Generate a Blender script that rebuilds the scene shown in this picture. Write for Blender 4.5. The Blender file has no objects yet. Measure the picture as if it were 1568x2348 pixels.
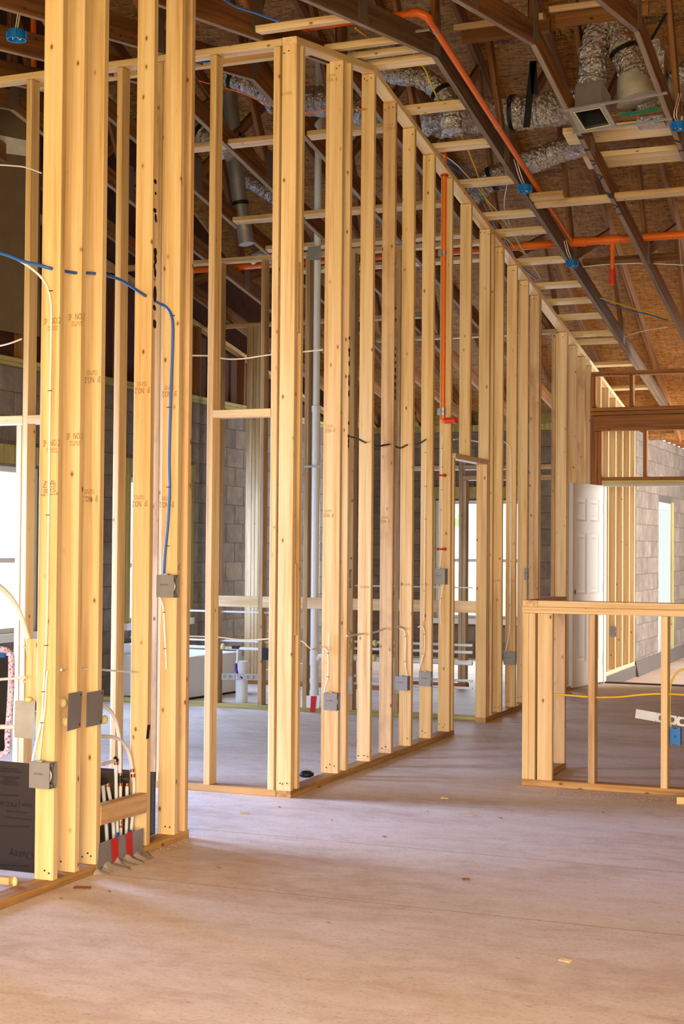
import bpy, math, random
from mathutils import Vector, Matrix
random.seed(7)
SC = bpy.context.scene
COL = SC.collection
# ------------------------------------------------------------------ camera
H = 1.407                      # eye height
YAW, PIT, ROL, FPX = 0.3854, 0.0226, 0.0076, 3344.15
_f = Vector((-math.sin(YAW)*math.cos(PIT), math.cos(YAW)*math.cos(PIT), math.sin(PIT)))
_r0 = Vector((math.cos(YAW), math.sin(YAW), 0)); _u0 = _r0.cross(_f)
_r = _r0*math.cos(ROL) + _u0*math.sin(ROL); _u = -_r0*math.sin(ROL) + _u0*math.cos(ROL)
CAM = Vector((0, 0, H))
cd = bpy.data.cameras.new('camera'); cam = bpy.data.objects.new('camera', cd); COL.objects.link(cam)
cd.sensor_fit = 'VERTICAL'; cd.sensor_height = 36; cd.sensor_width = 24
cd.lens = 36*FPX/2348; cd.clip_start = .05; cd.clip_end = 400
cam.matrix_world = Matrix(((_r.x, _u.x, -_f.x, 0), (_r.y, _u.y, -_f.y, 0), (_r.z, _u.z, -_f.z, H), (0, 0, 0, 1)))
SC.camera = cam
# ------------------------------------------------------------------ light
W = bpy.data.worlds.new('sky'); SC.world = W; W.use_nodes = True
bg = W.node_tree.nodes['Background']; bg.inputs[0].default_value = (.93, .97, 1, 1); bg.inputs[1].default_value = 3.4
def area(name, loc, direction, sx, sy, power, color, spread=180):
    l = bpy.data.lights.new(name, 'AREA'); l.shape = 'RECTANGLE'; l.size = sx; l.size_y = sy
    l.energy = power; l.color = color; l.spread = math.radians(spread)
    o = bpy.data.objects.new(name, l); COL.objects.link(o); o.location = loc
    o.rotation_euler = Vector(direction).to_track_quat('-Z', 'Y').to_euler()
    return o
area('daylight_front', (2.4, -7.5, 1.7), (-.40, 1, .05), 5, 3.2, 1700, (1, .82, .61))
area('fill_front_high', (.6, -6.5, 6.0), (-.2, 1, -.35), 8, 4.5, 5300, (1, .80, .58))  # added fill lamp, brightens the foreground floor
area('daylight_hall_door', (-6.85, 6.83, 1.1), (1, 0, -.12), 1.15, 2.0, 185, (.34, .50, 1), 90)
area('daylight_left_window', (-6.85, 10.1, 1.35), (1, 0, -.1), 1.5, 1.3, 75, (.34, .53, 1))
area('daylight_left_window', (-6.85, 12.45, 1.35), (1, 0, -.1), 1.2, 1.3, 70, (.34, .53, 1))
area('daylight_back_window', (-5.3, 17.35, 1.25), (0, -1, 0), 1.1, 1.4, 60, (.75, .86, 1))
area('daylight_garage', (2.3, 17.6, 1.3), (-1, .25, -.1), 3.0, 2.4, 950, (.88, .92, 1))
SC.view_settings.view_transform = 'Standard'; SC.view_settings.look = 'None'
SC.view_settings.exposure = -0.04; SC.view_settings.gamma = 1.0; SC.view_settings.use_curve_mapping = False
SC.cycles.max_bounces = 5; SC.cycles.diffuse_bounces = 3; SC.cycles.glossy_bounces = 2; SC.cycles.adaptive_threshold = .025
SC.cycles.use_denoising = True; SC.cycles.caustics_reflective = False; SC.cycles.caustics_refractive = False
SC.cycles.sample_clamp_indirect = 6
# ------------------------------------------------------------------ helpers
def at(x, y, axis, val):
    """point of the building under photo pixel (x, y) on the plane  axis = val"""
    d = _r*((x-784)/FPX) + _u*((1174-y)/FPX) + _f
    return CAM + d*((val-CAM[axis])/d[axis])
def cz(Y): return 4.475 - .175*abs(Y-8.64)        # underside of the vaulted ceiling framing
def atc(x, y, off=0, side=1):
    """point under a pixel on the vaulted ceiling plane (side 1: beyond the ridge, -1: before it)"""
    d = _r*((x-784)/FPX) + _u*((1174-y)/FPX) + _f; k = .175*side
    return CAM + d*((4.475+off+k*8.64-H)/(d.z+k*d.y))
def meta(o, label=None, cat=None, group=None, kind=None):
    if label: o['label'] = label
    if cat: o['category'] = cat
    if group: o['group'] = group
    if kind: o['kind'] = kind
    return o
def thing(name, loc, label=None, cat=None, group=None, kind='thing'):
    o = bpy.data.objects.new(name, None); COL.objects.link(o); o.location = loc; o.empty_display_size = .05
    return meta(o, label, cat, group, kind)
def wloc(o):
    v = Vector(o.location)
    while o.parent: o = o.parent; v += Vector(o.location)
    return v
def link(name, me, mat=None, parent=None, loc=(0, 0, 0), rot=None):
    if mat and not me.materials: me.materials.append(mat)
    o = bpy.data.objects.new(name, me); COL.objects.link(o)
    L = Vector(loc)
    if parent: o.parent = parent; L = L - wloc(parent)
    o.location = L
    if rot is not None: o.rotation_euler = rot.to_euler()
    return o
class MB:
    def __init__(s): s.v = []; s.f = []; s.sm = []
    def add(s, vs, fs, smooth=False):
        n = len(s.v); s.v += [tuple(v) for v in vs]; s.f += [tuple(i+n for i in f) for f in fs]; s.sm += [smooth]*len(fs); return s
    def box(s, a, b):
        x0, y0, z0 = [min(a[i], b[i]) for i in range(3)]; x1, y1, z1 = [max(a[i], b[i]) for i in range(3)]
        return s.add([(x0,y0,z0),(x1,y0,z0),(x1,y1,z0),(x0,y1,z0),(x0,y0,z1),(x1,y0,z1),(x1,y1,z1),(x0,y1,z1)],
                     [(0,3,2,1),(4,5,6,7),(0,1,5,4),(1,2,6,5),(2,3,7,6),(3,0,4,7)])
    def obox(s, c, X, Y, Z):          # half-extent vectors
        c, X, Y, Z = map(Vector, (c, X, Y, Z))
        vs = [c-X-Y-Z, c+X-Y-Z, c+X+Y-Z, c-X+Y-Z, c-X-Y+Z, c+X-Y+Z, c+X+Y+Z, c-X+Y+Z]
        return s.add(vs, [(0,3,2,1),(4,5,6,7),(0,1,5,4),(1,2,6,5),(2,3,7,6),(3,0,4,7)])
    def quad(s, q, th, n=None):       # four corners given thickness th along normal n
        q = [Vector(p) for p in q]
        if n is None: n = (q[1]-q[0]).cross(q[2]-q[0]).normalized()
        n = Vector(n)*th
        return s.add(q+[p+n for p in q], [(3,2,1,0),(4,5,6,7),(0,1,5,4),(1,2,6,5),(2,3,7,6),(3,0,4,7)])
    def tube(s, pts, r, n=8, cap=True, smooth=True, rs=None):
        pts = [Vector(p) for p in pts]; m = len(pts); t0 = (pts[1]-pts[0]).normalized()
        a = t0.cross(Vector((0, 0, 1)));
        if a.length < .1: a = t0.cross(Vector((1, 0, 0)))
        a.normalize(); vs = []
        for i, p in enumerate(pts):
            t = (pts[min(i+1, m-1)]-pts[max(i-1, 0)])
            if t.length < 1e-9: t = t0
            t.normalize(); a = a - t*a.dot(t)
            if a.length < 1e-6: a = t.cross(Vector((.3, .5, .8)))
            a.normalize(); b = t.cross(a); R = rs[i] if rs else r
            vs += [p + a*(R*math.cos(k*2*math.pi/n)) + b*(R*math.sin(k*2*math.pi/n)) for k in range(n)]
        fs = [(i*n+k, i*n+(k+1) % n, (i+1)*n+(k+1) % n, (i+1)*n+k) for i in range(m-1) for k in range(n)]
        s.add(vs, fs, smooth)
        if cap: s.add(vs[:n], [tuple(range(n))[::-1]]); s.add(vs[-n:], [tuple(range(n))])
        return s
    def blob(s, c, X, Y, Z, n=7, m=4):
        c, X, Y, Z = map(Vector, (c, X, Y, Z)); vs = [c-Z]
        for j in range(1, m):
            t = -math.pi/2 + math.pi*j/m
            vs += [c + X*(math.cos(t)*math.cos(2*math.pi*k/n)) + Y*(math.cos(t)*math.sin(2*math.pi*k/n)) + Z*math.sin(t) for k in range(n)]
        vs.append(c+Z); fs = [(0, 1+(k+1) % n, 1+k) for k in range(n)]
        for j in range(m-2): fs += [(1+j*n+k, 1+j*n+(k+1) % n, 1+(j+1)*n+(k+1) % n, 1+(j+1)*n+k) for k in range(n)]
        e = len(vs)-1; fs += [(e, 1+(m-2)*n+k, 1+(m-2)*n+(k+1) % n) for k in range(n)]
        return s.add(vs, fs, True)
    def mesh(s, name, origin=(0, 0, 0)):
        me = bpy.data.meshes.new(name); o = Vector(origin)
        me.from_pydata([Vector(v)-o for v in s.v], [], s.f)
        me.polygons.foreach_set('use_smooth', s.sm); me.update(); return me
    def build(s, name, mat, parent=None, origin=None):
        if origin is None:
            origin = wloc(parent) if parent else tuple(sum(v[i] for v in s.v)/len(s.v) for i in range(3))
        return link(name, s.mesh(name, origin), mat, parent, origin)
def spline(pts, k=6):
    P = [Vector(p) for p in pts]; P = [P[0]*2-P[1]] + P + [P[-1]*2-P[-2]]; out = []
    for i in range(1, len(P)-2):
        a, b, c, d = P[i-1], P[i], P[i+1], P[i+2]
        for j in range(k):
            t = j/k; out.append(.5*((2*b) + (c-a)*t + (2*a-5*b+4*c-d)*t*t + (3*b-a-3*c+d)*t**3))
    out.append(P[-2]); return out
_prism = {}
def lumber_mesh(w, d, L, ch=.003):
    key = (round(w, 4), round(d, 4), round(L, 3))
    if key not in _prism:
        a, b, h = w/2, d/2, L/2
        ring = [(a-ch, -b), (a, -b+ch), (a, b-ch), (a-ch, b), (-a+ch, b), (-a, b-ch), (-a, -b+ch), (-a+ch, -b)]
        vs = [(x, y, -h) for x, y in ring] + [(x, y, h) for x, y in ring]
        fs = [tuple(range(7, -1, -1)), tuple(range(8, 16))] + [(i, (i+1) % 8, 8+(i+1) % 8, 8+i) for i in range(8)]
        me = bpy.data.meshes.new('lumber'); me.from_pydata(vs, [], fs); me.update(); _prism[key] = me
    return _prism[key]
def board(name, parent, p0, p1, w, d, wdir, mat):
    """piece of lumber from p0 to p1 (centre line); w along wdir, d across; grain runs along local z"""
    p0, p1 = Vector(p0), Vector(p1); z = (p1-p0); L = z.length; z.normalize()
    x = Vector(wdir); x = (x - z*x.dot(z)).normalized(); y = z.cross(x)
    R = Matrix((x, y, z)).transposed()
    base = lumber_mesh(w, d, L)
    me = base
    if base.materials and base.materials[0] != mat:
        key = (base.name, mat.name)
        me = _prism.get(key)
        if me is None: me = base.copy(); me.materials.clear(); me.materials.append(mat); _prism[key] = me
    return link(name, me, mat, parent, (p0+p1)/2, R)
# ------------------------------------------------------------------ materials
def newmat(name):
    m = bpy.data.materials.new(name); m.use_nodes = True; nt = m.node_tree
    return m, nt, nt.nodes, nt.nodes['Principled BSDF']
def N(nt, t, **kw):
    n = nt.nodes.new(t)
    for k, v in kw.items(): setattr(n, k, v)
    return n
def srgb(r, g, b):
    return tuple((c/255/12.92 if c/255 <= .04045 else ((c/255+.055)/1.055)**2.4) for c in (r, g, b)) + (1,)
def ramp(nt, fac, stops):
    r = N(nt, 'ShaderNodeValToRGB'); el = r.color_ramp.elements
    el[0].position, el[0].color = stops[0]; el[1].position, el[1].color = stops[-1]
    for p, c in stops[1:-1]: e = el.new(p); e.color = c
    nt.links.new(fac, r.inputs[0]); return r.outputs[0]
def mixc(nt, a, b, fac, mode='MIX'):
    m = N(nt, 'ShaderNodeMix', data_type='RGBA', blend_type=mode)
    for s, v in ((0, fac), (6, a), (7, b)):
        if hasattr(v, 'is_output'): nt.links.new(v, m.inputs[s])
        else: m.inputs[s].default_value = v
    return m.outputs[2]
def math_(nt, op, a, b=0.0):
    m = N(nt, 'ShaderNodeMath', operation=op)
    for i, v in enumerate((a, b)):
        if hasattr(v, 'is_output'): nt.links.new(v, m.inputs[i])
        else: m.inputs[i].default_value = v
    return m.outputs[0]
def coords(nt, scale=(1, 1, 1), rnd=True, kind='Object'):
    tc = N(nt, 'ShaderNodeTexCoord'); v = tc.outputs[kind]
    if rnd:
        oi = N(nt, 'ShaderNodeObjectInfo'); c = N(nt, 'ShaderNodeCombineXYZ')
        for i, k in enumerate((37.0, 91.0, 53.0)): nt.links.new(math_(nt, 'MULTIPLY', oi.outputs['Random'], k), c.inputs[i])
        ad = N(nt, 'ShaderNodeVectorMath', operation='ADD'); nt.links.new(v, ad.inputs[0]); nt.links.new(c.outputs[0], ad.inputs[1]); v = ad.outputs[0]
    ml = N(nt, 'ShaderNodeVectorMath', operation='MULTIPLY'); nt.links.new(v, ml.inputs[0]); ml.inputs[1].default_value = scale
    return ml.outputs[0]
def noise(nt, vec, scale=1, detail=3, rough=.55, dist=0):
    n = N(nt, 'ShaderNodeTexNoise'); nt.links.new(vec, n.inputs['Vector'])
    n.inputs['Scale'].default_value = scale; n.inputs['Detail'].default_value = detail
    n.inputs['Roughness'].default_value = rough; n.inputs['Distortion'].default_value = dist
    return n.outputs[0]
def bump(nt, h, bs, strength=.2, dist=.002):
    b = N(nt, 'ShaderNodeBump'); b.inputs['Strength'].default_value = strength; b.inputs['Distance'].default_value = dist
    nt.links.new(h, b.inputs['Height']); nt.links.new(b.outputs[0], bs.inputs['Normal'])
def wood(name, light, mid, dark, knot, rough=.55, knots=.62, vary=.16, stain=None):
    m, nt, nd, bs = newmat(name)
    g = noise(nt, coords(nt, (34, 34, 1.1)), 1, 4, .6)
    w = noise(nt, coords(nt, (9, 9, .35)), 1.6, 3, .5, .6)
    f = math_(nt, 'ADD', math_(nt, 'MULTIPLY', g, .7), math_(nt, 'MULTIPLY', w, .4))
    col = ramp(nt, f, [(.36, dark), (.50, mid), (.66, light)])
    vo = N(nt, 'ShaderNodeTexVoronoi'); nt.links.new(coords(nt, (14, 14, 8)), vo.inputs['Vector']); vo.inputs['Scale'].default_value = 1
    sx = N(nt, 'ShaderNodeSeparateColor'); nt.links.new(vo.outputs['Color'], sx.inputs[0])
    wob = math_(nt, 'ADD', vo.outputs['Distance'], math_(nt, 'MULTIPLY', g, .04))
    on = math_(nt, 'GREATER_THAN', sx.outputs[0], knots-.25)
    for lo, hi, kc, amt in ((.19, .09, dark, .7), (.125, .07, knot, .9)):
        mr = N(nt, 'ShaderNodeMapRange'); nt.links.new(wob, mr.inputs[0]); mr.inputs[1].default_value = lo; mr.inputs[2].default_value = hi
        col = mixc(nt, col, kc, math_(nt, 'MULTIPLY', math_(nt, 'MULTIPLY', mr.outputs[0], on), amt))
    oi = N(nt, 'ShaderNodeObjectInfo')
    hv = N(nt, 'ShaderNodeHueSaturation'); nt.links.new(col, hv.inputs['Color'])
    nt.links.new(math_(nt, 'ADD', math_(nt, 'MULTIPLY', oi.outputs['Random'], vary), 1-vary*.6), hv.inputs['Value'])
    col = hv.outputs[0]
    if stain is not None:
        sf = noise(nt, coords(nt, (3, 3, 1.5)), 1.4, 4, .7)
        mr2 = N(nt, 'ShaderNodeMapRange'); nt.links.new(sf, mr2.inputs[0]); mr2.inputs[1].default_value = .5; mr2.inputs[2].default_value = .72
        col = mixc(nt, col, stain, math_(nt, 'MULTIPLY', mr2.outputs[0], .5))
    nt.links.new(col, bs.inputs['Base Color']); bs.inputs['Roughness'].default_value = rough
    return m
def plain(name, c, rough=.5, metal=0, bumpscale=0, bumpamt=.2, var=.0):
    m, nt, nd, bs = newmat(name); bs.inputs['Base Color'].default_value = c
    bs.inputs['Roughness'].default_value = rough; bs.inputs['Metallic'].default_value = metal
    if var:
        n = noise(nt, coords(nt, (1, 1, 1)), 9, 4, .65)
        d = tuple(x*(1-var) for x in c[:3])+(1,); l = tuple(min(1, x*(1+var)) for x in c[:3])+(1,)
        nt.links.new(ramp(nt, n, [(.3, d), (.7, l)]), bs.inputs['Base Color'])
    if bumpscale: bump(nt, noise(nt, coords(nt), bumpscale, 4, .6), bs, bumpamt, .004)
    return m
M = {}
M['pine'] = wood('pine', srgb(241, 206, 148), srgb(228, 186, 122), srgb(198, 148, 86), srgb(112, 58, 22))
M['pine2'] = wood('pine_dry', srgb(228, 190, 136), srgb(210, 166, 110), srgb(174, 126, 74), srgb(96, 50, 22), knots=.55, stain=srgb(148, 100, 52))
M['pale'] = wood('pale_pine', srgb(240, 212, 166), srgb(228, 192, 136), srgb(198, 154, 96), srgb(130, 76, 36), knots=.75)
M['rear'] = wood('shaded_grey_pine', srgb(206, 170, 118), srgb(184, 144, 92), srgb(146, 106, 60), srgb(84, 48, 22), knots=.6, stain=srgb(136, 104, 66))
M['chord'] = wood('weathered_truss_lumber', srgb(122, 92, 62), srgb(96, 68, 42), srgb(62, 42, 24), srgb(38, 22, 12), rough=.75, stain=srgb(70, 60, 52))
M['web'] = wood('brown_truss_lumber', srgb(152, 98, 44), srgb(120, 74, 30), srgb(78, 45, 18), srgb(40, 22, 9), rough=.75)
M['beam'] = wood('dark_header_lumber', srgb(176, 112, 44), srgb(144, 86, 30), srgb(98, 56, 18), srgb(60, 32, 10), rough=.6)
M['treated'] = wood('green_treated_lumber', srgb(196, 180, 112), srgb(166, 152, 86), srgb(126, 114, 60), srgb(90, 70, 34), rough=.7)
M['sill'] = wood('bottom_plate_lumber', srgb(204, 156, 90), srgb(176, 126, 64), srgb(126, 84, 38), srgb(88, 50, 22), rough=.65, stain=srgb(116, 78, 42))
M['steel'] = plain('galvanized_steel', srgb(176, 174, 170), .42, .75, 60, .06, .12)
M['boxgrey'] = plain('grey_steel_box', srgb(150, 146, 140), .5, .55, 0, 0, .06)
M['blackhole'] = plain('dark_inside', srgb(26, 24, 22), .8)  # black stand-in for the shade inside boxes and the register boot
M['bluebox'] = plain('blue_plastic', srgb(10, 112, 186), .38)
M['orange'] = plain('orange_pipe', srgb(240, 112, 22), .34)
M['redcap'] = plain('red_cap', srgb(228, 58, 20), .35)
M['redtape'] = plain('red_tape', srgb(200, 24, 30), .35)
M['white'] = plain('white_jacket', srgb(236, 228, 214), .45)
M['bluecable'] = plain('blue_jacket', srgb(44, 96, 168), .42)
M['yellow'] = plain('yellow_jacket', srgb(236, 190, 24), .42)
M['pvc'] = plain('white_pvc', srgb(232, 234, 234), .32)
M['pex'] = plain('translucent_pex', srgb(226, 220, 208), .3)
M['copper'] = plain('copper', srgb(196, 110, 70), .3, .9)
M['black'] = plain('black_plastic', srgb(20, 19, 20), .45)
M['paint'] = plain('black_spray_paint', srgb(18, 17, 17), .7)
M['ink'] = plain('stamp_ink', srgb(152, 106, 64), .8)
M['inkdark'] = plain('dark_ink', srgb(48, 36, 28), .8)
M['red'] = plain('red_plastic', srgb(176, 22, 28), .4)
M['purple'] = plain('purple_plastic', srgb(78, 36, 140), .4)
M['foam'] = plain('yellow_foam', srgb(226, 204, 130), .8, 0, 30, .8)
M['mortar'] = plain('mortar', srgb(96, 87, 78), .95, 0, 40, .3)
M['plaster'] = plain('rough_stucco', srgb(196, 186, 170), .9, 0, 22, .5, .15)
M['doorpaint'] = plain('white_door_paint', srgb(208, 200, 186), .45)
M['vinyl'] = plain('white_vinyl', srgb(238, 238, 236), .35)
M['nail'] = plain('nail_head', srgb(60, 48, 40), .5, .4)
M['dust'] = plain('sawdust', srgb(204, 170, 122), .95)
def m_glass():
    m, nt, nd, bs = newmat('window_glass'); bs.inputs['Base Color'].default_value = (1, 1, 1, 1)
    bs.inputs['Roughness'].default_value = 0.02; bs.inputs['IOR'].default_value = 1.45
    tr = N(nt, 'ShaderNodeBsdfTransparent'); tr.inputs[0].default_value = (.93, .97, .95, 1)
    mx = N(nt, 'ShaderNodeMixShader'); mx.inputs[0].default_value = .08
    nt.links.new(tr.outputs[0], mx.inputs[1]); nt.links.new(bs.outputs[0], mx.inputs[2])
    nt.links.new(mx.outputs[0], nd['Material Output'].inputs[0]); return m
M['glass'] = m_glass()
def m_block():
    m, nt, nd, bs = newmat('concrete_block')
    n1 = noise(nt, coords(nt), 6, 5, .7); n2 = noise(nt, coords(nt), 90, 3, .7)
    c = ramp(nt, n1, [(.3, srgb(108, 96, 84)), (.7, srgb(146, 132, 116))])
    c = mixc(nt, c, srgb(80, 70, 60), math_(nt, 'MULTIPLY', math_(nt, 'GREATER_THAN', n2, .62), .35))
    oi = N(nt, 'ShaderNodeObjectInfo'); hv = N(nt, 'ShaderNodeHueSaturation'); nt.links.new(c, hv.inputs['Color'])
    nt.links.new(math_(nt, 'ADD', math_(nt, 'MULTIPLY', oi.outputs['Random'], .28), .84), hv.inputs['Value'])
    nt.links.new(hv.outputs[0], bs.inputs['Base Color']); bs.inputs['Roughness'].default_value = .95
    bump(nt, n2, bs, .5, .004); return m
M['block'] = m_block()
def m_concrete():
    m, nt, nd, bs = newmat('concrete_floor')
    big = noise(nt, coords(nt, (.5, 1.1, 1), False), 1.1, 5, .6); st = noise(nt, coords(nt, (1.0, 2.4, 1), False), 2.4, 5, .7, .8)
    fine = noise(nt, coords(nt, (1, 1.2, 1), False), 60, 4, .75); sp = noise(nt, coords(nt, (6, 9, 1), False), 5, 3, .65); mid = noise(nt, coords(nt, (1, 1.3, 1), False), 9, 4, .7)
    f = math_(nt, 'ADD', math_(nt, 'MULTIPLY', big, .4), math_(nt, 'ADD', math_(nt, 'MULTIPLY', st, .35), math_(nt, 'MULTIPLY', mid, .25)))
    c = ramp(nt, f, [(.36, srgb(198, 168, 142)), (.5, srgb(225, 203, 179)), (.64, srgb(240, 223, 204))])
    mr = N(nt, 'ShaderNodeMapRange'); nt.links.new(fine, mr.inputs[0]); mr.inputs[1].default_value = .52; mr.inputs[2].default_value = .72
    c = mixc(nt, c, srgb(150, 122, 98), math_(nt, 'MULTIPLY', mr.outputs[0], .5))
    m2 = N(nt, 'ShaderNodeMapRange'); nt.links.new(sp, m2.inputs[0]); m2.inputs[1].default_value = .62; m2.inputs[2].default_value = .74
    c = mixc(nt, c, srgb(116, 92, 74), math_(nt, 'MULTIPLY', m2.outputs[0], .55))
    nt.links.new(c, bs.inputs['Base Color']); bs.inputs['Roughness'].default_value = .66
    bump(nt, math_(nt, 'ADD', fine, math_(nt, 'MULTIPLY', st, 1.5)), bs, .16, .004); return m
M['concrete'] = m_concrete()
def m_osb():
    m, nt, nd, bs = newmat('osb_sheathing')
    v = coords(nt); d = noise(nt, v, 5, 2, .5)
    ad = N(nt, 'ShaderNodeVectorMath', operation='ADD'); nt.links.new(v, ad.inputs[0])
    sc = N(nt, 'ShaderNodeVectorMath', operation='SCALE'); nt.links.new(v, sc.inputs[0]); sc.inputs['Scale'].default_value = 1
    cols = []
    for k, s in enumerate(((12, 75, 20), (70, 14, 20), (30, 110, 30))):
        vo = N(nt, 'ShaderNodeTexVoronoi'); ml = N(nt, 'ShaderNodeVectorMath', operation='MULTIPLY'); nt.links.new(v, ml.inputs[0]); ml.inputs[1].default_value = s
        nz = N(nt, 'ShaderNodeTexNoise'); nt.links.new(ml.outputs[0], nz.inputs['Vector']); nz.inputs['Scale'].default_value = .5
        a2 = N(nt, 'ShaderNodeVectorMath', operation='ADD'); nt.links.new(ml.outputs[0], a2.inputs[0]); nt.links.new(nz.outputs['Color'], a2.inputs[1])
        nt.links.new(a2.outputs[0], vo.inputs['Vector']); vo.inputs['Scale'].default_value = 1
        s2 = N(nt, 'ShaderNodeSeparateColor'); nt.links.new(vo.outputs['Color'], s2.inputs[0]); cols.append(s2.outputs[0])
    f = math_(nt, 'ADD', math_(nt, 'MULTIPLY', cols[0], .4), math_(nt, 'ADD', math_(nt, 'MULTIPLY', cols[1], .25), math_(nt, 'MULTIPLY', cols[2], .35)))
    c = ramp(nt, f, [(.1, srgb(96, 58, 18)), (.45, srgb(152, 102, 38)), (.75, srgb(180, 126, 54)), (1, srgb(200, 148, 78))])
    nt.links.new(c, bs.inputs['Base Color']); bs.inputs['Roughness'].default_value = .7
    return m
M['osb'] = m_osb(); M['felt_shaded_osb'] = plain('felt_and_shaded_sheathing', srgb(84, 44, 22), .8, 0, 20, .4, .25); M['crack'] = plain('crack', srgb(136, 108, 84), .95)  # felt tone doubles as gable OSB with attic shade in its colour
def m_foil():
    m, nt, nd, bs = newmat('crinkled_foil'); bs.inputs['Base Color'].default_value = srgb(214, 208, 200)
    bs.inputs['Metallic'].default_value = 1; bs.inputs['Roughness'].default_value = .16
    n = noise(nt, coords(nt, (1, 1, 1)), 34, 5, .65, 1.5); n2 = noise(nt, coords(nt), 11, 3, .6, .8)
    bump(nt, math_(nt, 'ADD', n, n2), bs, .8, .02); return m
M['foil'] = m_foil()
def m_plate():
    m, nt, nd, bs = newmat('truss_plate'); bs.inputs['Base Color'].default_value = srgb(128, 118, 106); bs.inputs['Metallic'].default_value = .6; bs.inputs['Roughness'].default_value = .5
    vo = N(nt, 'ShaderNodeTexVoronoi'); nt.links.new(coords(nt, (1, 1, 1), False), vo.inputs['Vector']); vo.inputs['Scale'].default_value = 75; vo.inputs['Randomness'].default_value = .15
    c = ramp(nt, vo.outputs['Distance'], [(.25, srgb(60, 52, 44)), (.45, srgb(138, 128, 116))]); nt.links.new(c, bs.inputs['Base Color'])
    bump(nt, vo.outputs['Distance'], bs, .5, .003); return m
M['plate'] = m_plate()
def m_green(name, a, b):
    m, nt, nd, bs = newmat(name); nt.links.new(ramp(nt, noise(nt, coords(nt), 3, 4, .7), [(.3, a), (.7, b)]), bs.inputs['Base Color']); bs.inputs['Roughness'].default_value = .8; return m
M['grass'] = m_green('grass', srgb(176, 196, 136), srgb(206, 220, 170)); M['leaf'] = m_green('leaves', srgb(150, 182, 120), srgb(204, 224, 170))
# ------------------------------------------------------------------ setting: floor, block walls, roof
WX = -3.31                                     # room face of the long stud wall
YA = at(920, 2077, 2, 0).y; YB = at(1000, 1950, 2, 0).y
floor = meta(thing('floor', (0, 0, 0)), kind='structure')
MB().box((-6.95, -3.2, -.25), (2.8, 15.02, -.055)).box((-6.95, 15.02, -.25), (-3.32, 17.6, -.055)).build('slab_base', M['mortar'], floor)
cuts = [-3.2, YA-4.2, YA, YB, 12.4, 15.02]
for a, b in zip(cuts[:-1], cuts[1:]):
    MB().box((-6.94, a+.0016, -.06), (2.8, b-.0016, 0)).build('slab', M['concrete'], floor)
    MB().box((-6.94, b-.0018, -.06), (2.8, b+.0018, .0003)).build('joint', M['crack'], floor)
MB().box((-6.94, 15.028, -.06), (-3.30, 17.55, 0)).build('slab', M['concrete'], floor)
fg = meta(thing('floor', (-1, 19, -.14)), kind='structure')
MB().box((-3.32, 15.12, -.24), (2.8, 24, -.14)).build('slab', M['concrete'], fg)
th = MB().box((-3.29, 15.03, -.25), (2.8, 15.11, .012)).build('trim_1', M['black']); meta(th, kind='structure')
gr = MB().box((-60, -60, -.5), (60, 60, -.32)).build('ground', M['grass']); meta(gr, kind='structure')

_blk = {}
def block_wall(name, axis, face, outward, a0, a1, z0, z1, holes, th=.2, alo=None, first=.0):
    """axis 0: wall in the plane X = face running along Y; axis 1: plane Y = face running along X"""
    root = meta(thing(name, (face, a0, z0) if axis == 0 else (a0, face, z0)), kind='structure')
    P = lambda a, n, z: (face+outward*n, a, z) if axis == 0 else (a, face+outward*n, z)
    core = MB(); A0 = a0 if alo is None else alo
    xs = sorted({A0, a1} | {h for q in holes for h in q[:2]}); 
    for u, v in zip(xs[:-1], xs[1:]):
        zz = [(z0, z1)]
        for h in holes:
            if u >= h[0]-1e-6 and v <= h[1]+1e-6:
                zz = [s for t in zz for s in ((t[0], min(t[1], h[2])), (max(t[0], h[3]), t[1])) if s[1]-s[0] > .01]
        for s in zz: core.box(P(u, .006, s[0]), P(v, th, s[1]))
    core.build('mortar_bed', M['mortar'], root)
    hh, LL = .203, .406; row = 0; z = z0
    while z < z1-.05:
        h = min(hh, z1-z)-.008; a = a0 - (LL/2 if row % 2 else 0) + first
        while a < a1:
            segs = [(max(a, a0), min(a+LL, a1))]
            for q in holes:
                if z+h > q[2]+.02 and z < q[3]-.02:
                    segs = [s for t in segs for s in ((t[0], min(t[1], q[0])), (max(t[0], q[1]), t[1])) if s[1]-s[0] > .03]
            for s in segs:
                L = s[1]-s[0]-.009
                if L < .03: continue
                key = (axis, round(L, 2), round(h, 2))
                if key not in _blk:
                    b = MB(); e = .006; hx, hy = round(L, 2)/2, round(h, 2)/2
                    f = lambda p, n, q: (outward*n, p, q) if axis == 0 else (p, outward*n, q)
                    ro = [(-hx, -hy), (hx, -hy), (hx, hy), (-hx, hy)]; ri = [(p-math.copysign(e, p), q-math.copysign(e, q)) for p, q in ro]
                    b.add([f(p, .03, q) for p, q in ro]+[f(p, e, q) for p, q in ro]+[f(p, 0, q) for p, q in ri],
                          [(i, (i+1) % 4, 4+(i+1) % 4, 4+i) for i in range(4)]+[(4+i, 4+(i+1) % 4, 8+(i+1) % 4, 8+i) for i in range(4)]+[(8, 9, 10, 11)])
                    me = b.mesh('block'); me.materials.append(M['block']); _blk[key] = me
                    bm_fix(me, f(0, -1, 0))
                link('block', _blk[key], None, root, P((s[0]+s[1])/2, 0, z+.004+h/2))
            a += LL
        z += hh; row += 1
    return root
def bm_fix(me, n):
    import bmesh
    b = bmesh.new(); b.from_mesh(me); bmesh.ops.recalc_face_normals(b, faces=b.faces); b.faces.ensure_lookup_table()
    if b.faces[-1].normal.dot(Vector(n)) < 0: bmesh.ops.reverse_faces(b, faces=b.faces)
    b.to_mesh(me); b.free()
ZB = 2.842
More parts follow.
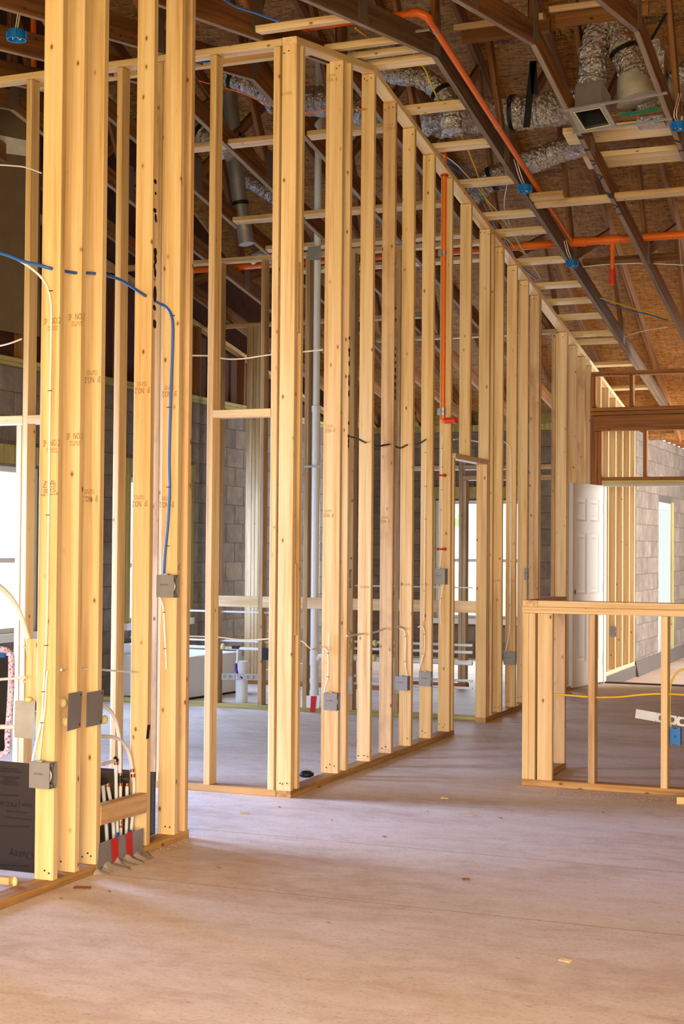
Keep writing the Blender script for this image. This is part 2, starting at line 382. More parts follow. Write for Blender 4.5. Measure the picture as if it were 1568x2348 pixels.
WL = (at(0, 1285, 0, -6.95).y-.75, at(33, 1285, 0, -6.95).y+.42, .66, 2.03)     # left window
WL2 = (11.84, 13.05, .66, 2.03)                                              # second window of the left wall
block_wall('wall_left', 0, -6.95, -1, 9.2, 17.55, 0, ZB, [WL, WL2], alo=7.5)
WB = (-5.86, -4.70, .49, 1.98)
block_wall('wall_back', 1, 17.55, 1, -6.95, -3.325, 0, ZB, [WB])
WG = (19.12, 20.1, -.1, 2.0)
gw = block_wall('wall_garage', 0, WX, -1, 17.55, 23.6, -.14, 2.82, [WG])
MB().box((WX-.2, 23.6, -.2), (2.8, 23.8, 2.95)).build('wall_far', M['plaster']); meta(bpy.data.objects['wall_far'], kind='structure')
cb = MB().box((WX-.13, 15.05, -.24), (WX+.012, 17.55, -.001)).build('trim_2', M['mortar']); meta(cb, kind='structure')
cb = MB().add([(WX+.012, 17.5, -.14), (WX+.05, 17.5, -.14), (WX+.012, 17.5, .04), (WX+.012, 23.6, -.14), (WX+.05, 23.6, -.14), (WX+.012, 23.6, .02)],
              [(0, 1, 2), (3, 5, 4), (1, 4, 5, 2), (0, 2, 5, 3), (0, 3, 4, 1)]).build('trim_3', M['mortar']); meta(cb, kind='structure')
wr = MB().box((2.6, 1.0, -.2), (2.8, 23.6, 6.9)).build('wall_right', M['web']); sw = MB().box((-2.1, 15.13, 0), (2.6, 15.15, 2.95)).build('light_block_panel', M['osb']); meta(sw, kind='structure'); meta(wr, kind='structure')  # thin OSB panel: unseen, added to keep garage light off the door
# left part of the outer wall, out of sight: stucco with the bright hall door opening
lw = MB(); lw.box((-7.15, -3.2, -.2), (-6.95, 6.25, ZB)); lw.box((-7.15, 6.25, 2.1), (-6.95, 7.45, ZB)); lw.box((-7.15, 7.45, -.2), (-6.95, 7.5, ZB))
meta(lw.build('wall_left', M['plaster']), kind='structure')

def window(name, axis, face, outward, a0, a1, z0, z1, rail):
    root = meta(thing(name, (face, (a0+a1)/2, z0) if axis == 0 else ((a0+a1)/2, face, z0)), kind='structure')
    P = lambda a, n, z: (face+outward*n, a, z) if axis == 0 else (a, face+outward*n, z)
    n0, n1, w = .07, .13, .045
    fr = MB()
    for u, v, s, t in ((a0, a1, z0, z0+w), (a0, a1, z1-w, z1), (a0, a0+w, z0+w, z1-w), (a1-w, a1, z0+w, z1-w)): fr.box(P(u, n0, s), P(v, n1, t))
    fr.build('frame', M['vinyl'], root)
    MB().box(P(a0+w, n0+.01, rail-.02), P(a1-w, n1-.02, rail+.02)).build('meeting_rail', M['vinyl'], root)
    MB().box(P(a0+w, .10, rail+.02), P(a1-w, .104, z1-w)).build('pane', M['glass'], root)
    MB().box(P(a0+w, .10, z0+w), P(a1-w, .104, rail-.02)).build('pane', M['glass'], root)
    bk = MB()
    for u, v, s, t in ((a0-.05, a0+.012, z0-.03, z1+.04), (a1-.012, a1+.05, z0-.03, z1+.04)): bk.box(P(u, -.02, s), P(v, -.001, t))
    bk.build('buck', M['treated'], root)
    MB().box(P(a0-.06, -.035, z0-.06), P(a1+.06, -.001, z0+.006)).build('sill', M['vinyl'], root)
    MB().box(P(a0-.06, -.03, z1+.02), P(a1+.06, -.001, z1+.17)).build('head_buck', M['treated'], root)
    return root
window('window_1', 0, -6.95, -1, *WL, 1.26)
window('window_2', 0, -6.95, -1, *WL2, 1.2)
window('window_3', 1, 17.55, 1, *WB, 1.225)
M['vinyl_dim'] = plain('grey_vinyl', srgb(196, 200, 198), .4)
# garage window: fixed pale green glass in a white frame, wooden buck on its far side
w4 = meta(thing('window_4', (WX, 19.6, 0)), kind='structure')
fr = MB(); a0, a1, z0, z1 = WG
for u, v, s, t in ((a0, a1, z1-.09, z1), (a0, a0+.08, z0, z1-.09), (a1-.10, a1, z0, z1-.09)): fr.box((WX-.10, u, s), (WX-.01, v, t))
fr.build('frame', M['vinyl_dim'], w4)
MB().box((WX-.07, a0+.36, z0), (WX-.03, a0+.42, z1-.09)).build('stile', M['vinyl_dim'], w4)
mg = plain('pale_green_film', srgb(158, 188, 180), .25)
MB().box((WX-.06, a0+.08, z0), (WX-.055, a0+.36, z1-.09)).build('pane', mg, w4)
MB().box((WX-.06, a0+.42, z0), (WX-.055, a1-.10, z1-.09)).build('pane', mg, w4)
MB().box((WX-.03, a1, z0), (WX+.012, a1+.14, z1+.02)).build('buck', M['treated'], w4)
# gable framing on top of the block walls
gb = meta(thing('stud_wall', (-7.0, 12, ZB)), 'gable stud wall standing on the block wall, seen high through the gaps', 'stud wall', kind='thing')
board('bottom_plate', gb, (-7.03, 8.6, ZB+.02), (-7.03, 17.5, ZB+.02), .14, .038, (1, 0, 0), M['treated'])
board('bottom_plate', gb, (-7.03, 8.6, ZB+.06), (-7.03, 17.5, ZB+.06), .14, .038, (1, 0, 0), M['treated'])
board('top_plate', gb, (-7.0, 8.7, cz(8.7)-.02), (-7.0, 17.0, cz(17.0)-.02), .089, .038, (1, 0, 0), M['rear'])
for i in range(15):
    Y = 9.1+.52*i
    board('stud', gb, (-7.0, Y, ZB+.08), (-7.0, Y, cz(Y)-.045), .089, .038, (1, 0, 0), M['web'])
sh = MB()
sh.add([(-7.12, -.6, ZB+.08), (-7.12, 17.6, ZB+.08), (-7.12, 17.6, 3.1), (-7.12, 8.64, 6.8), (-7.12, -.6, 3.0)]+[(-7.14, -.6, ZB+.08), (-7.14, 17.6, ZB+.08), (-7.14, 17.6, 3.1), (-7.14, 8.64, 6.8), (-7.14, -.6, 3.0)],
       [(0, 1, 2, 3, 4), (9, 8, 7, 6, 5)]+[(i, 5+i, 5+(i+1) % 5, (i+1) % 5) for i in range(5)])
meta(sh.build('wall_gable', M['felt_shaded_osb']), kind='structure')  # OSB coloured darker to imitate the dim light up there
bp = MB().box((-6.9, 17.5, ZB), (-3.3, 17.64, ZB+.076)).build('trim_4', M['treated']); meta(bp, kind='structure')
# roof sheathing: OSB sheets laid in rows up both slopes
ceil_ = meta(thing('ceiling', (-2, 8.64, 6.9)), kind='structure')
SL = .42; ZR = 3.17 + SL*(17.4-8.64)
def roofz(Y): return ZR - SL*abs(Y-8.64)
k = math.sqrt(1+SL*SL); rowh = 1.22/k
for side in (1, -1):
    for r in range(9):
        for c in range(-1, 5):
            x0 = -7.15 + 2.44*c + (1.22 if r % 2 else 0); x1 = min(x0+2.436, 2.8); x0 = max(x0, -7.15)
            if x1-x0 < .2: continue
            ya, yb = 8.64+side*(rowh*r+.003), 8.64+side*(rowh*(r+1)-.003)
            if side > 0: yb = min(yb, 18.4)
            n = Vector((0, SL*side, 1)).normalized()
            q = [Vector((x0, ya, roofz(ya))), Vector((x1, ya, roofz(ya))), Vector((x1, yb, roofz(yb))), Vector((x0, yb, roofz(yb)))]
            MB().quad(q, .012, n).build('osb_panel', M['osb'], ceil_, origin=tuple((q[0]+q[2])/2))
for side in (1, -1):
    ye = 18.4 if side > 0 else -1.3; up = Vector((0, 0, .016))
    MB().quad([Vector((-7.15, 8.64, ZR))+up, Vector((2.8, 8.64, ZR))+up, Vector((2.8, ye, roofz(ye)))+up, Vector((-7.15, ye, roofz(ye)))+up], .006, (0, 0, 1)).build('underlayment', M['felt_shaded_osb'], ceil_)
# garage ceiling joists
gc = meta(thing('ceiling', (-.5, 20, 2.83)), kind='structure')
MB().box((WX-.2, 17.66, 3.0), (2.8, 23.8, 3.03)).build('deck', M['osb'], gc)
for i in range(15): board('joist', gc, (WX-.1, 17.75+.41*i, 2.92), (2.7, 17.75+.41*i, 2.92), .038, .14, (0, 1, 0), M['beam'])
# ------------------------------------------------------------------ stud walls
SW, SD = .038, .089
def xstud(wall, Y, z0, z1, mat=None, X=WX, name='stud'):     # stud of a wall that runs along Y, front face at Y, room face at X
    return board(name, wall, (X-SD/2, Y+SW/2, z0), (X-SD/2, Y+SW/2, z1), SD, SW, (1, 0, 0), mat or M['pine'])
def ystud(wall, X, Y, z0, z1, mat=None, name='stud', w=SW, d=SD):  # stud of a wall that runs along X, left edge at X, front face at Y
    return board(name, wall, (X+w/2, Y+d/2, z0), (X+w/2, Y+d/2, z1), w, d, (1, 0, 0), mat or M['pine'])
def nails(wall, pts, n):
    b = MB()
    n = Vector(n); a = n.cross(Vector((0, 0, 1))).normalized()*.0034; u = Vector((0, 0, .0034))
    for p in pts:
        p = Vector(p)+a*random.uniform(-2.5, 2.5)+u*random.uniform(-3.5, 3.5)
        if random.random() < .25: continue
        b.quad([Vector(p)-a-u, Vector(p)+a-u, Vector(p)+a+u, Vector(p)-a+u], .0015, n)
    return meta(b.build('nail_heads', M['nail'], wall), kind='stuff')
BP = .038
# --- near wall at the left edge
w1 = thing('stud_wall', (WX, 5.2, 0), 'tall near stud wall at the left edge, black liner and white tubes at its foot', 'stud wall')
W1Y = [5.07, 5.232, 5.395, 5.825, 6.09]
c1_ = lambda Y: cz(Y)+.13
S1 = [xstud(w1, Y, BP, c1_(Y)-.045) for Y in W1Y]
xstud(w1, 6.19, BP, c1_(6.19)-.045, M['pine2'])
xstud(w1, 4.30, BP, c1_(4.3)-.045)
board('top_plate', w1, (WX-SD/2, 2.4, c1_(2.4)-.02), (WX-SD/2, 6.235, c1_(6.235)-.02), SD, .04, (1, 0, 0), M['pine'])
board('bottom_plate', w1, (WX-SD/2, 2.4, BP/2), (WX-SD/2, 5.43, BP/2), SD, BP, (1, 0, 0), M['sill'])
board('bottom_plate', w1, (WX-SD/2, 5.79, BP/2), (WX-SD/2, 6.24, BP/2), SD, BP, (1, 0, 0), M['sill'])
q = [at(*p, 0, WX+.001) for p in ((227, 1893), (327, 1866), (327, 1821), (227, 1848))]
c0, c1 = (q[0]+q[3])/2, (q[1]+q[2])/2
board('blocking', w1, (WX-SW/2+.003, 5.434, c0.z), (WX-SW/2+.003, 5.824, c1.z), SD, SW, (0, 0, 1), M['pine2'])
nails(w1, [(x, Y-.0012, z) for Y in W1Y for z in (.075,) for x in (WX-.02, WX-.045, WX-.07)], (0, -1, 0))
# --- long wall
w2 = thing('stud_wall', (WX, 10, 0), 'long stud wall receding from the corner post, orange pipe drop on it', 'stud wall')
S2 = {}
for Y in (7.43, 7.517, 8.12, 8.25, 8.655, 9.052, 9.44, 9.87, 10.29, 11.288, 11.40, 11.685, 12.114, 12.49, 12.88, 12.93, 13.955, 13.995, 14.385, 14.76):
    S2[Y] = xstud(w2, Y, BP, cz(Y+.019)-.045, M['pine2'] if Y in (9.052, 12.88, 14.76) else None)
xstud(w2, 10.37, BP, 2.06); xstud(w2, 11.242, BP, 2.06); xstud(w2, 10.77, 2.10, cz(10.79)-.045, name='cripple_stud')
xstud(w2, 7.475, .9, 1.3, name='blocking'); xstud(w2, 7.475, 2.6, 3.0, name='blocking')
for Y in (8.125, 13.96): board('edge_strip', w2, (WX-SD-.0125, Y+SW/2, BP), (WX-SD-.0125, Y+SW/2, cz(Y)-.05), .022, SW, (1, 0, 0), M['pine'])
board('door_head', w2, (WX-SD/2, 10.412, 2.08), (WX-SD/2, 11.286, 2.08), SD, .04, (1, 0, 0), M['pale'])
for a, b in ((7.43, 8.64), (8.64, 15.0)):
    board('top_plate', w2, (WX-SD/2, a, cz(a)-.021), (WX-SD/2, b, cz(b)-.021), SD, .042, (1, 0, 0), M['pine'])
board('bottom_plate', w2, (WX-SD/2, 7.43, BP/2), (WX-SD/2, 10.415, BP/2), SD, BP, (1, 0, 0), M['sill'])
board('bottom_plate', w2, (WX-SD/2, 11.235, BP/2), (WX-SD/2, 15.0, BP/2), SD, BP, (1, 0, 0), M['sill'])
nails(w2, [(x, Y-.0012, z) for Y in S2 if Y not in (7.517, 8.25, 12.93, 13.995) for z in (.08, cz(Y)-.085) for x in (WX-.02, WX-.045, WX-.07)], (0, -1, 0))
# --- studs on the curb beyond the doorway
w8 = thing('stud_wall', (WX, 16.2, 0), 'row of studs on the concrete curb beyond the far doorway', 'stud wall')
for Y in (15.08, 15.53, 15.932, 16.334, 16.729, 17.127, 17.46): xstud(w8, Y, .042, cz(Y)-.045)
board('top_plate', w8, (WX-SD/2, 15.002, cz(15.002)-.021), (WX-SD/2, 17.4, cz(17.4)-.021), SD, .042, (1, 0, 0), M['pale'])
board('bottom_plate', w8, (WX-SD/2, 15.06, .021), (WX-SD/2, 17.5, .021), SD, .04, (1, 0, 0), M['pale'])
# --- cross wall beside the hallway
w3 = thing('stud_wall', (-4.4, 7.43, 0), 'cross wall of widely spaced studs joining the long wall at the corner post', 'stud wall')
c3 = cz(7.43)
XS3 = (-5.104, -4.787, -4.47, -4.16, -3.853)
ystud(w3, -4.20, 7.43, BP, c3-.045, M['pine2'])
for X in XS3: ystud(w3, X, 7.43, BP, c3-.045)
ystud(w3, -3.452, 7.43, BP, c3-.045); ystud(w3, -5.146, 7.43, BP, 2.115, M['pale'])
board('top_plate', w3, (-6.3, 7.43+SD/2, c3-.02), (-3.402, 7.43+SD/2, c3-.02), SD, .04, (0, 1, 0), M['pine'])
board('bottom_plate', w3, (-5.15, 7.43+SD/2, BP/2), (-3.402, 7.43+SD/2, BP/2), SD, BP, (0, 1, 0), M['sill'])
xs = (-6.0,)+XS3+(-3.452,)
for a, b in zip(xs[:-1], xs[1:]):
    if a > -4.9 and a < -4.1: continue
    board('blocking', w3, ((a+SW if a > -5.9 else a), 7.43+SD/2, 2.15), (b-.001, 7.43+SD/2, 2.15), SD, .052 if a < -5 else .045, (0, 1, 0), M['pine'])
# --- plumbing wall
Y4 = 11.29; T4 = 3.85
w4_ = thing('stud_wall', (-5, Y4, 0), 'plumbing wall behind the corner post, pale green sill and white pipes through its studs', 'stud wall')
X4 = (-6.52, -6.12, -5.762, -5.345, -4.93, -4.515, -4.11, -3.72)
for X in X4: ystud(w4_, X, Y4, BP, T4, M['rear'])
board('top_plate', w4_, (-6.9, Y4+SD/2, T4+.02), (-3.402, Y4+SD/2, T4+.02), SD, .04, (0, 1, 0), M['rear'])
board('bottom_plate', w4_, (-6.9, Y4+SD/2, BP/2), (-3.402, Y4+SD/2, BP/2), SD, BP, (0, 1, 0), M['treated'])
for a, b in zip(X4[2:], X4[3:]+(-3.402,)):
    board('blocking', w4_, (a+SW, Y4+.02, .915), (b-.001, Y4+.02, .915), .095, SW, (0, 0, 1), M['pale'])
# --- farther cross walls
Y5 = 13.3; T5 = cz(Y5)-.045
w5 = thing('stud_wall', (-6, Y5, 0), 'darker cross wall in the second row behind the plumbing wall, with a built-up post', 'stud wall')
xp = at(568, 1200, 1, Y5).x
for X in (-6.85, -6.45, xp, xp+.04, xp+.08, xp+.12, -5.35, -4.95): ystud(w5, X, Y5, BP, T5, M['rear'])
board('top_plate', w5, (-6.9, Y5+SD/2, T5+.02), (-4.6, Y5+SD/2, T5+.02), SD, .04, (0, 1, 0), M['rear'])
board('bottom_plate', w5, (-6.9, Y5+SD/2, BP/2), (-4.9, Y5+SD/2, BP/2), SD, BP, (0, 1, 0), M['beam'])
Y7 = 13.95
w7 = thing('stud_wall', (-4, Y7, 0), 'doorway framing before the back window, seen through the near door opening', 'stud wall')
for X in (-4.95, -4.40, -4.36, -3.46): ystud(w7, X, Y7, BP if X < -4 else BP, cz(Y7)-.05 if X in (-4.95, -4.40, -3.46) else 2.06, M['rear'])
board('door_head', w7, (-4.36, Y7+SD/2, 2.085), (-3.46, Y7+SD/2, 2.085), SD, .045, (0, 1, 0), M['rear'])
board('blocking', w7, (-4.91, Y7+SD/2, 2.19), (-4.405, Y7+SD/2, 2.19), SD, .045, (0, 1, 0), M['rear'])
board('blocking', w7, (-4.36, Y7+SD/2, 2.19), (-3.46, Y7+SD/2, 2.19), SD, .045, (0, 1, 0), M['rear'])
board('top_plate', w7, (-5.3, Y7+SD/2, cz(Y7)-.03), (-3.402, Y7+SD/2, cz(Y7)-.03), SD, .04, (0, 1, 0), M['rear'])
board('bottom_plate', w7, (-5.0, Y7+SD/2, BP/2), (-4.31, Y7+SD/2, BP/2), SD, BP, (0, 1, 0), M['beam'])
# --- half wall
YH = 8.4
hw = thing('half_wall', (-1.9, YH, 0), 'low L-shaped stud half wall with a doubled cap, yellow cable through it', 'half wall')
for X in (-2.252, -2.213): ystud(hw, X, YH, BP, 1.013)
ystud(hw, -2.160, YH, BP, 1.013, w=SD, d=SW)
ystud(hw, -2.13, YH+SW+.002, BP, 1.013, M['pine2'], w=SW, d=.05)
for X in (-1.859, -1.441, -1.03): ystud(hw, X, YH, BP, 1.013, M['pine2'] if X < -1.5 else None)
for Y in (8.75, 9.10): xstud(hw, Y, BP, 1.013, M['pine2'], X=-2.162)
board('bottom_plate', hw, (-2.254, YH+SD/2, BP/2), (-.9, YH+SD/2, BP/2), SD, BP, (0, 1, 0), M['sill'])
board('bottom_plate', hw, (-2.162-SD/2, YH+SD, BP/2), (-2.162-SD/2, 9.14, BP/2), SD, BP, (1, 0, 0), M['sill'])
board('lower_cap', hw, (-2.254, YH+SD/2, 1.0325), (-.9, YH+SD/2, 1.0325), SD, .037, (0, 1, 0), M['pine'])
board('lower_cap', hw, (-2.162-SD/2, YH+SD+.002, 1.0325), (-2.162-SD/2, 9.14, 1.0325), SD, .037, (1, 0, 0), M['pine'])
board('upper_cap', hw, (-2.160, YH+SD/2, 1.0705), (-.9, YH+SD/2, 1.0705), SD, .037, (0, 1, 0), M['pine'])
board('upper_cap', hw, (-2.162-SD/2, YH, 1.0705), (-2.162-SD/2, 9.14, 1.0705), SD, .037, (1, 0, 0), M['pine2'])
# --- header wall over the far doorway
YD = 15.0
hd = thing('stud_wall', (-2.5, YD, 0), 'framed wall over the far doorway, thick dark brown header across it', 'stud wall')
board('top_plate', hd, (-3.30, YD+SD/2, 3.205), (1, YD+SD/2, 3.205), SD, .044, (0, 1, 0), M['beam'])
ystud(hd, -3.305, YD, 2.86, 3.18, M['beam']); ystud(hd, -3.264, YD, 2.86, 3.18, M['beam'], w=.012)
X = at(1443, 895, 1, YD).x; ystud(hd, X, YD, 2.86, 3.18, M['beam'], name='cripple_stud')
ystud(hd, X+1.2, YD, 2.86, 3.18, M['beam'], name='cripple_stud')
for z in (2.79, 2.832): board('header_plate', hd, (-3.30, YD+SD/2-.012, z), (1, YD+SD/2-.012, z), SD+.02, .038, (0, 1, 0), M['beam'])
board('header_beam', hd, (-3.285, YD+SD/2, 2.686), (1, YD+SD/2, 2.686), .155, SD, (0, 0, 1), M['beam'])
for i, X in enumerate((-3.305, -3.265, -3.226)): ystud(hd, X, YD, 0 if i else 0, 2.766 if i == 0 else 2.605, M['beam'])
X = at(1474, 1040, 1, YD).x; ystud(hd, X, YD, 2.13, 2.605, M['beam'], name='cripple_stud'); ystud(hd, X+1.2, YD, 2.13, 2.605, M['beam'], name='cripple_stud')
board('door_head', hd, (-3.187, YD+SD/2, 2.112), (1, YD+SD/2, 2.112), SD, .035, (0, 1, 0), M['beam'])
MB().box((-3.185, YD-.003, 2.068), (-.2, YD+.10, 2.093)).build('foam_seal', M['foam'], hd)
MB().box((-3.186, YD-.012, 2.035), (-.2, YD+.115, 2.066)).box((-3.186, YD-.012, 0), (-3.155, YD+.115, 2.035)).build('door_jamb', M['doorpaint'], hd)
# six-panel door, standing open along the long wall
dr = meta(thing('door_1', (-3.155, 14.97, 0)), 'white six-panel door standing open at the end of the long wall', None, None, 'structure')
hinge, free = Vector((-3.160, 14.975, 0)), Vector((-3.292, 14.165, 0))
dx = (free-hinge); DW = dx.length; dx.normalize(); dn = Vector((0, 0, 1)).cross(dx)
if dn.dot(CAM-hinge) < 0: dn = -dn
def D(a, z, n): return hinge + dx*a + Vector((0, 0, z)) + dn*n
b = MB(); z0, z1 = .02, 2.04; t = .012
cols = ((.11, .375), (.455, .72)); rows = ((.25, .80), (.93, 1.55), (1.66, 1.90))
xs = [0, *[c for p in cols for c in p], DW]; zs = [z0, *[r for p in rows for r in p], z1]
inset = MB()
for i in range(len(xs)-1):
    for j in range(len(zs)-1):
        if i % 2 and j % 2:
            u0, u1, s0, s1 = xs[i], xs[i+1], zs[j], zs[j+1]
            ring = [[(u0, s0), (u1, s0), (u1, s1), (u0, s1)]]
            for e, n in ((.022, -t), (.045, -t), (.065, -.004)):
                ring.append([(u0+e, s0+e), (u1-e, s0+e), (u1-e, s1-e), (u0+e, s1-e)])
            lv = [0, -t, -t, -.004]
            vs = [D(u, s, n) for rr, n in zip(ring, lv) for u, s in rr]
            pb = MB().add(vs, [(4*k+m, 4*k+(m+1) % 4, 4*k+4+(m+1) % 4, 4*k+4+m) for k in range(3) for m in range(4)]+[(12, 13, 14, 15)])
            pb.build('door_panel', M['doorpaint'], dr)
        else:
            b.add([D(xs[i], zs[j], 0), D(xs[i+1], zs[j], 0), D(xs[i+1], zs[j+1], 0), D(xs[i], zs[j+1], 0)], [(0, 1, 2, 3)])
b.quad([D(0, z0, -.018), D(DW, z0, -.018), D(DW, z1, -.018), D(0, z1, -.018)], .02, -dn)
for q in ([(0, z0), (DW, z0)], [(DW, z0), (DW, z1)], [(DW, z1), (0, z1)], [(0, z1), (0, z0)]):
    (a, s), (c, e) = q; b.add([D(a, s, 0), D(c, e, 0), D(c, e, -.018), D(a, s, -.018)], [(0, 1, 2, 3)])
b.build('door_leaf', M['doorpaint'], dr)
MB().blob(D(DW-.06, .96, .002), dx*.027, Vector((0, 0, .027)), dn*.004, 12, 4).build('knob_bore', M['beam'], dr)
for z in (.25, 1.0, 1.8): MB().box(D(-.012, z-.05, -.03), D(.006, z+.05, .006)).build('hinge', M['steel'], dr)
# ------------------------------------------------------------------ roof trusses
TX = [-2.90, -2.268, -1.636, -3.535, -4.17, -4.80, -5.43, -6.06, -6.65]
TL = ['first roof truss right of the long wall, short boards nailed to its weathered chord',
      'second roof truss right of the long wall, holding the left end of the air register',
      'third roof truss right of the long wall, near the upper corner above the far doorway',
      'roof truss just behind the long wall top, nearest of the trusses on that side',
      'second roof truss behind the long wall, its chord slanting behind the corner post',
      'third roof truss behind the long wall, slanting down past the lone cross-wall stud',
      'fourth roof truss behind the long wall, in the dark over the plumbing wall',
      'fifth roof truss behind the long wall, in the dark near the gable',
      'last roof truss before the gable wall, farthest from the long wall']
TW, TD = .038, .14
M['edge'] = wood('weathered_bounce_lit_edge', srgb(160, 138, 110), srgb(136, 114, 88), srgb(100, 80, 58), srgb(60, 44, 30), rough=.8, knots=.8, stain=srgb(120, 108, 96))  # weathered edge, also lightened to imitate light bounced off the floor
def edge_face(o):
    me = o.data.copy(); me.materials.append(M['edge']); me.polygons[5].material_index = 1; o.data = me
def truss(X, label, i):
    t = thing('roof_truss', (X, 8.64, 4.475), label, 'roof truss', 'scissor roof trusses')
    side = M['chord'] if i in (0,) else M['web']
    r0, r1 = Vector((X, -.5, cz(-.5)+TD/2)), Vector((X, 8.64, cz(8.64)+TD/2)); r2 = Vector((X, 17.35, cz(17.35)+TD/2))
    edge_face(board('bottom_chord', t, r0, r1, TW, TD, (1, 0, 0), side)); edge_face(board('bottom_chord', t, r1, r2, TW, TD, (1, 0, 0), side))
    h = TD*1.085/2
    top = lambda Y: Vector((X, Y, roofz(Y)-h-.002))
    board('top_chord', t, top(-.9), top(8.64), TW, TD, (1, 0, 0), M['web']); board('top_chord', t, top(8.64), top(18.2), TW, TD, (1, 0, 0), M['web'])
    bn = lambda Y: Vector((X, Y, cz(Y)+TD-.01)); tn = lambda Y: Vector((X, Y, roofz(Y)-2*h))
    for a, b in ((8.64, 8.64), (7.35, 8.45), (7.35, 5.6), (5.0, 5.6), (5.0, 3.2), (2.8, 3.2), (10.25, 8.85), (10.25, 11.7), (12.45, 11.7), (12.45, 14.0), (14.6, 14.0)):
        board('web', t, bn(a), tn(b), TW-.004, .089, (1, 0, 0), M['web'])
    for Y, w in ((8.64, .11), (7.35, .13), (10.25, .13), (12.45, .10), (14.6, .09), (5.0, .12)):
        n = bn(Y)
        for sx in (1, -1):
            x = X + sx*(TW/2+.001)
            MB().box((x-.0012, Y-w/2, cz(Y)+.012), (x+.0012, Y+w/2, cz(Y)+TD+.14)).build('gusset_plate', M['plate'], t)
    return t
TR = [truss(X, l, i) for i, (X, l) in enumerate(zip(TX, TL))]
# black spray-paint strokes under the second and third chord
def strokes(t, X, pts):
    b = MB()
    for x, y, L, sl in pts:
        p = atc(x, y); Y = p.y
        b.quad([(X-.019+.002, Y, cz(Y)-.0012), (X+.017, Y+sl, cz(Y+sl)-.0012), (X+.017, Y+sl+L, cz(Y+sl+L)-.0012), (X-.017, Y+L, cz(Y+L)-.0012)], .001, (0, 0, -1))
    meta(b.build('paint_stroke', M['paint'], t), kind='stuff')
strokes(TR[1], TX[1], [(1318, 312, .05, .01), (1335, 342, .03, .0), (1346, 366, .02, .03), (1352, 378, .02, -.03), (1366, 398, .03, .06), (1372, 410, .03, -.05), (1386, 440, .10, .04), (1402, 466, .03, .07), (1407, 478, .02, -.06), (1413, 490, .02, .0)])
strokes(TR[2], TX[2], [(1535, 320, .03, .04), (1543, 345, .02, .0), (1552, 372, .03, .05), (1556, 385, .02, 0)])
# flat boards bridging long wall and first truss
NY = [7.27, 8.05, 8.42, 8.70, 9.34, 9.94, 10.58, 11.22, 11.58, 12.25, 12.86, 13.30, 13.74, 14.27, 14.52, 15.30, 16.2]
ORD = ['first', 'second', 'third', 'fourth', 'fifth', 'sixth', 'seventh', 'eighth', 'ninth', 'tenth', 'eleventh', 'twelfth', 'thirteenth', 'fourteenth', 'fifteenth', 'sixteenth', 'seventeenth']
def nailer(name, x0, x1, Y, label, group, mat=None, off=0, w=.089, d=.038):
    s = -.175 if Y > 8.64 else .175; z = cz(Y)+off+d/2+.001+.0155*(abs(s) > 0)*0
    o = board(name, None, (x0, Y, z+.008), (x1, Y, z+.008), w, d, (0, 1, s), mat or M['pale'])
    return meta(o, label, 'board', group)
for i, Y in enumerate(NY):
    nailer('ceiling_board', -3.47 if i == 0 else -3.385, TX[0]-.0195, Y, 'short pale board from long wall to first truss, %s from the camera end' % ORD[i], 'ceiling boards along the long wall')
for i, (Y, x0, x1) in enumerate(((10.93, TX[0]+.02, -2.62), (11.07, TX[0]+.02, TX[1]-.02), (11.05, TX[1]+.02, TX[2]-.02), (11.03, TX[2]+.02, -1.0), (14.3, TX[2]+.02, -1.0))):
    nailer('ceiling_board', x0, x1, Y, ['short offcut board on the first truss, beside the blue ceiling box', 'ceiling board between first and second truss, under the orange branch pipe', 'ceiling board between second and third truss, just beyond the wide planks',
            'ceiling board right of the third truss at the picture edge', 'ceiling board end right of the third truss, lowest at the picture edge'][i], 'ceiling boards right of the first truss', M['pine2'])
nailer('ceiling_board', TX[0]+.02, -2.05, 12.75, 'dark board across two trusses just beyond the orange main pipe', 'ceiling boards right of the first truss', M['web'], off=.15)
for i, (px, py, x0) in enumerate(((1440, 306, -2.45), (1465, 365, -2.40))):
    p = atc(px, py, .15)
    nailer('wide_plank', x0, TX[2]+.03, p.y, ['wide pale plank above two trusses, next to the air register', 'wide pale plank above two trusses, farther from the air register'][i], 'wide planks over the trusses', M['pale'], off=.142, w=.21)
for i, Y in enumerate((9.55, 10.9, 11.55, 12.1)):
    for j, (a, b) in enumerate(((3, 4), (4, 5), (5, 6))):
        nailer('ceiling_board', TX[b]+.02, TX[a]-.02, Y, '%s board between the %s and %s truss behind the long wall' % (ORD[i], ORD[j], ORD[j+1]), 'ceiling boards behind the long wall', M['pine2'])
q0 = at(447, 165, 1, 7.9); q1 = at(745, 140, 1, 7.9)
nailer('ceiling_board', q0.x-1.2, -3.405, 7.95, 'long pale board above the cross wall, left of the corner post', 'ceiling boards behind the long wall', M['pine'], off=-.02)
for i, (x, y, Y, z0) in enumerate(((1300, 17, 9.0, 0), (1290, 45, 9.15, 0), (1130, 52, 9.0, 0), (1100, 80, 9.15, 0))):
    p = at(x, y, 1, Y)
    o = board('lateral_brace', None, ((TX[1]+.02) if i < 2 else TX[0]+.02, Y, p.z), ((TX[2]-.02) if i < 2 else TX[1]-.02, Y, p.z), .089, .038, (0, 0, 1) if i % 2 else (0, 1, .3), M['web'] if i % 2 else M['pine2'])
    meta(o, ['pale brace between second and third truss, above the silver elbow duct', 'dark brace between second and third truss, behind the silver elbow duct', 'pale brace between first and second truss, near the top', 'dark brace between first and second truss, near the top'][i], 'brace', 'braces between the trusses')
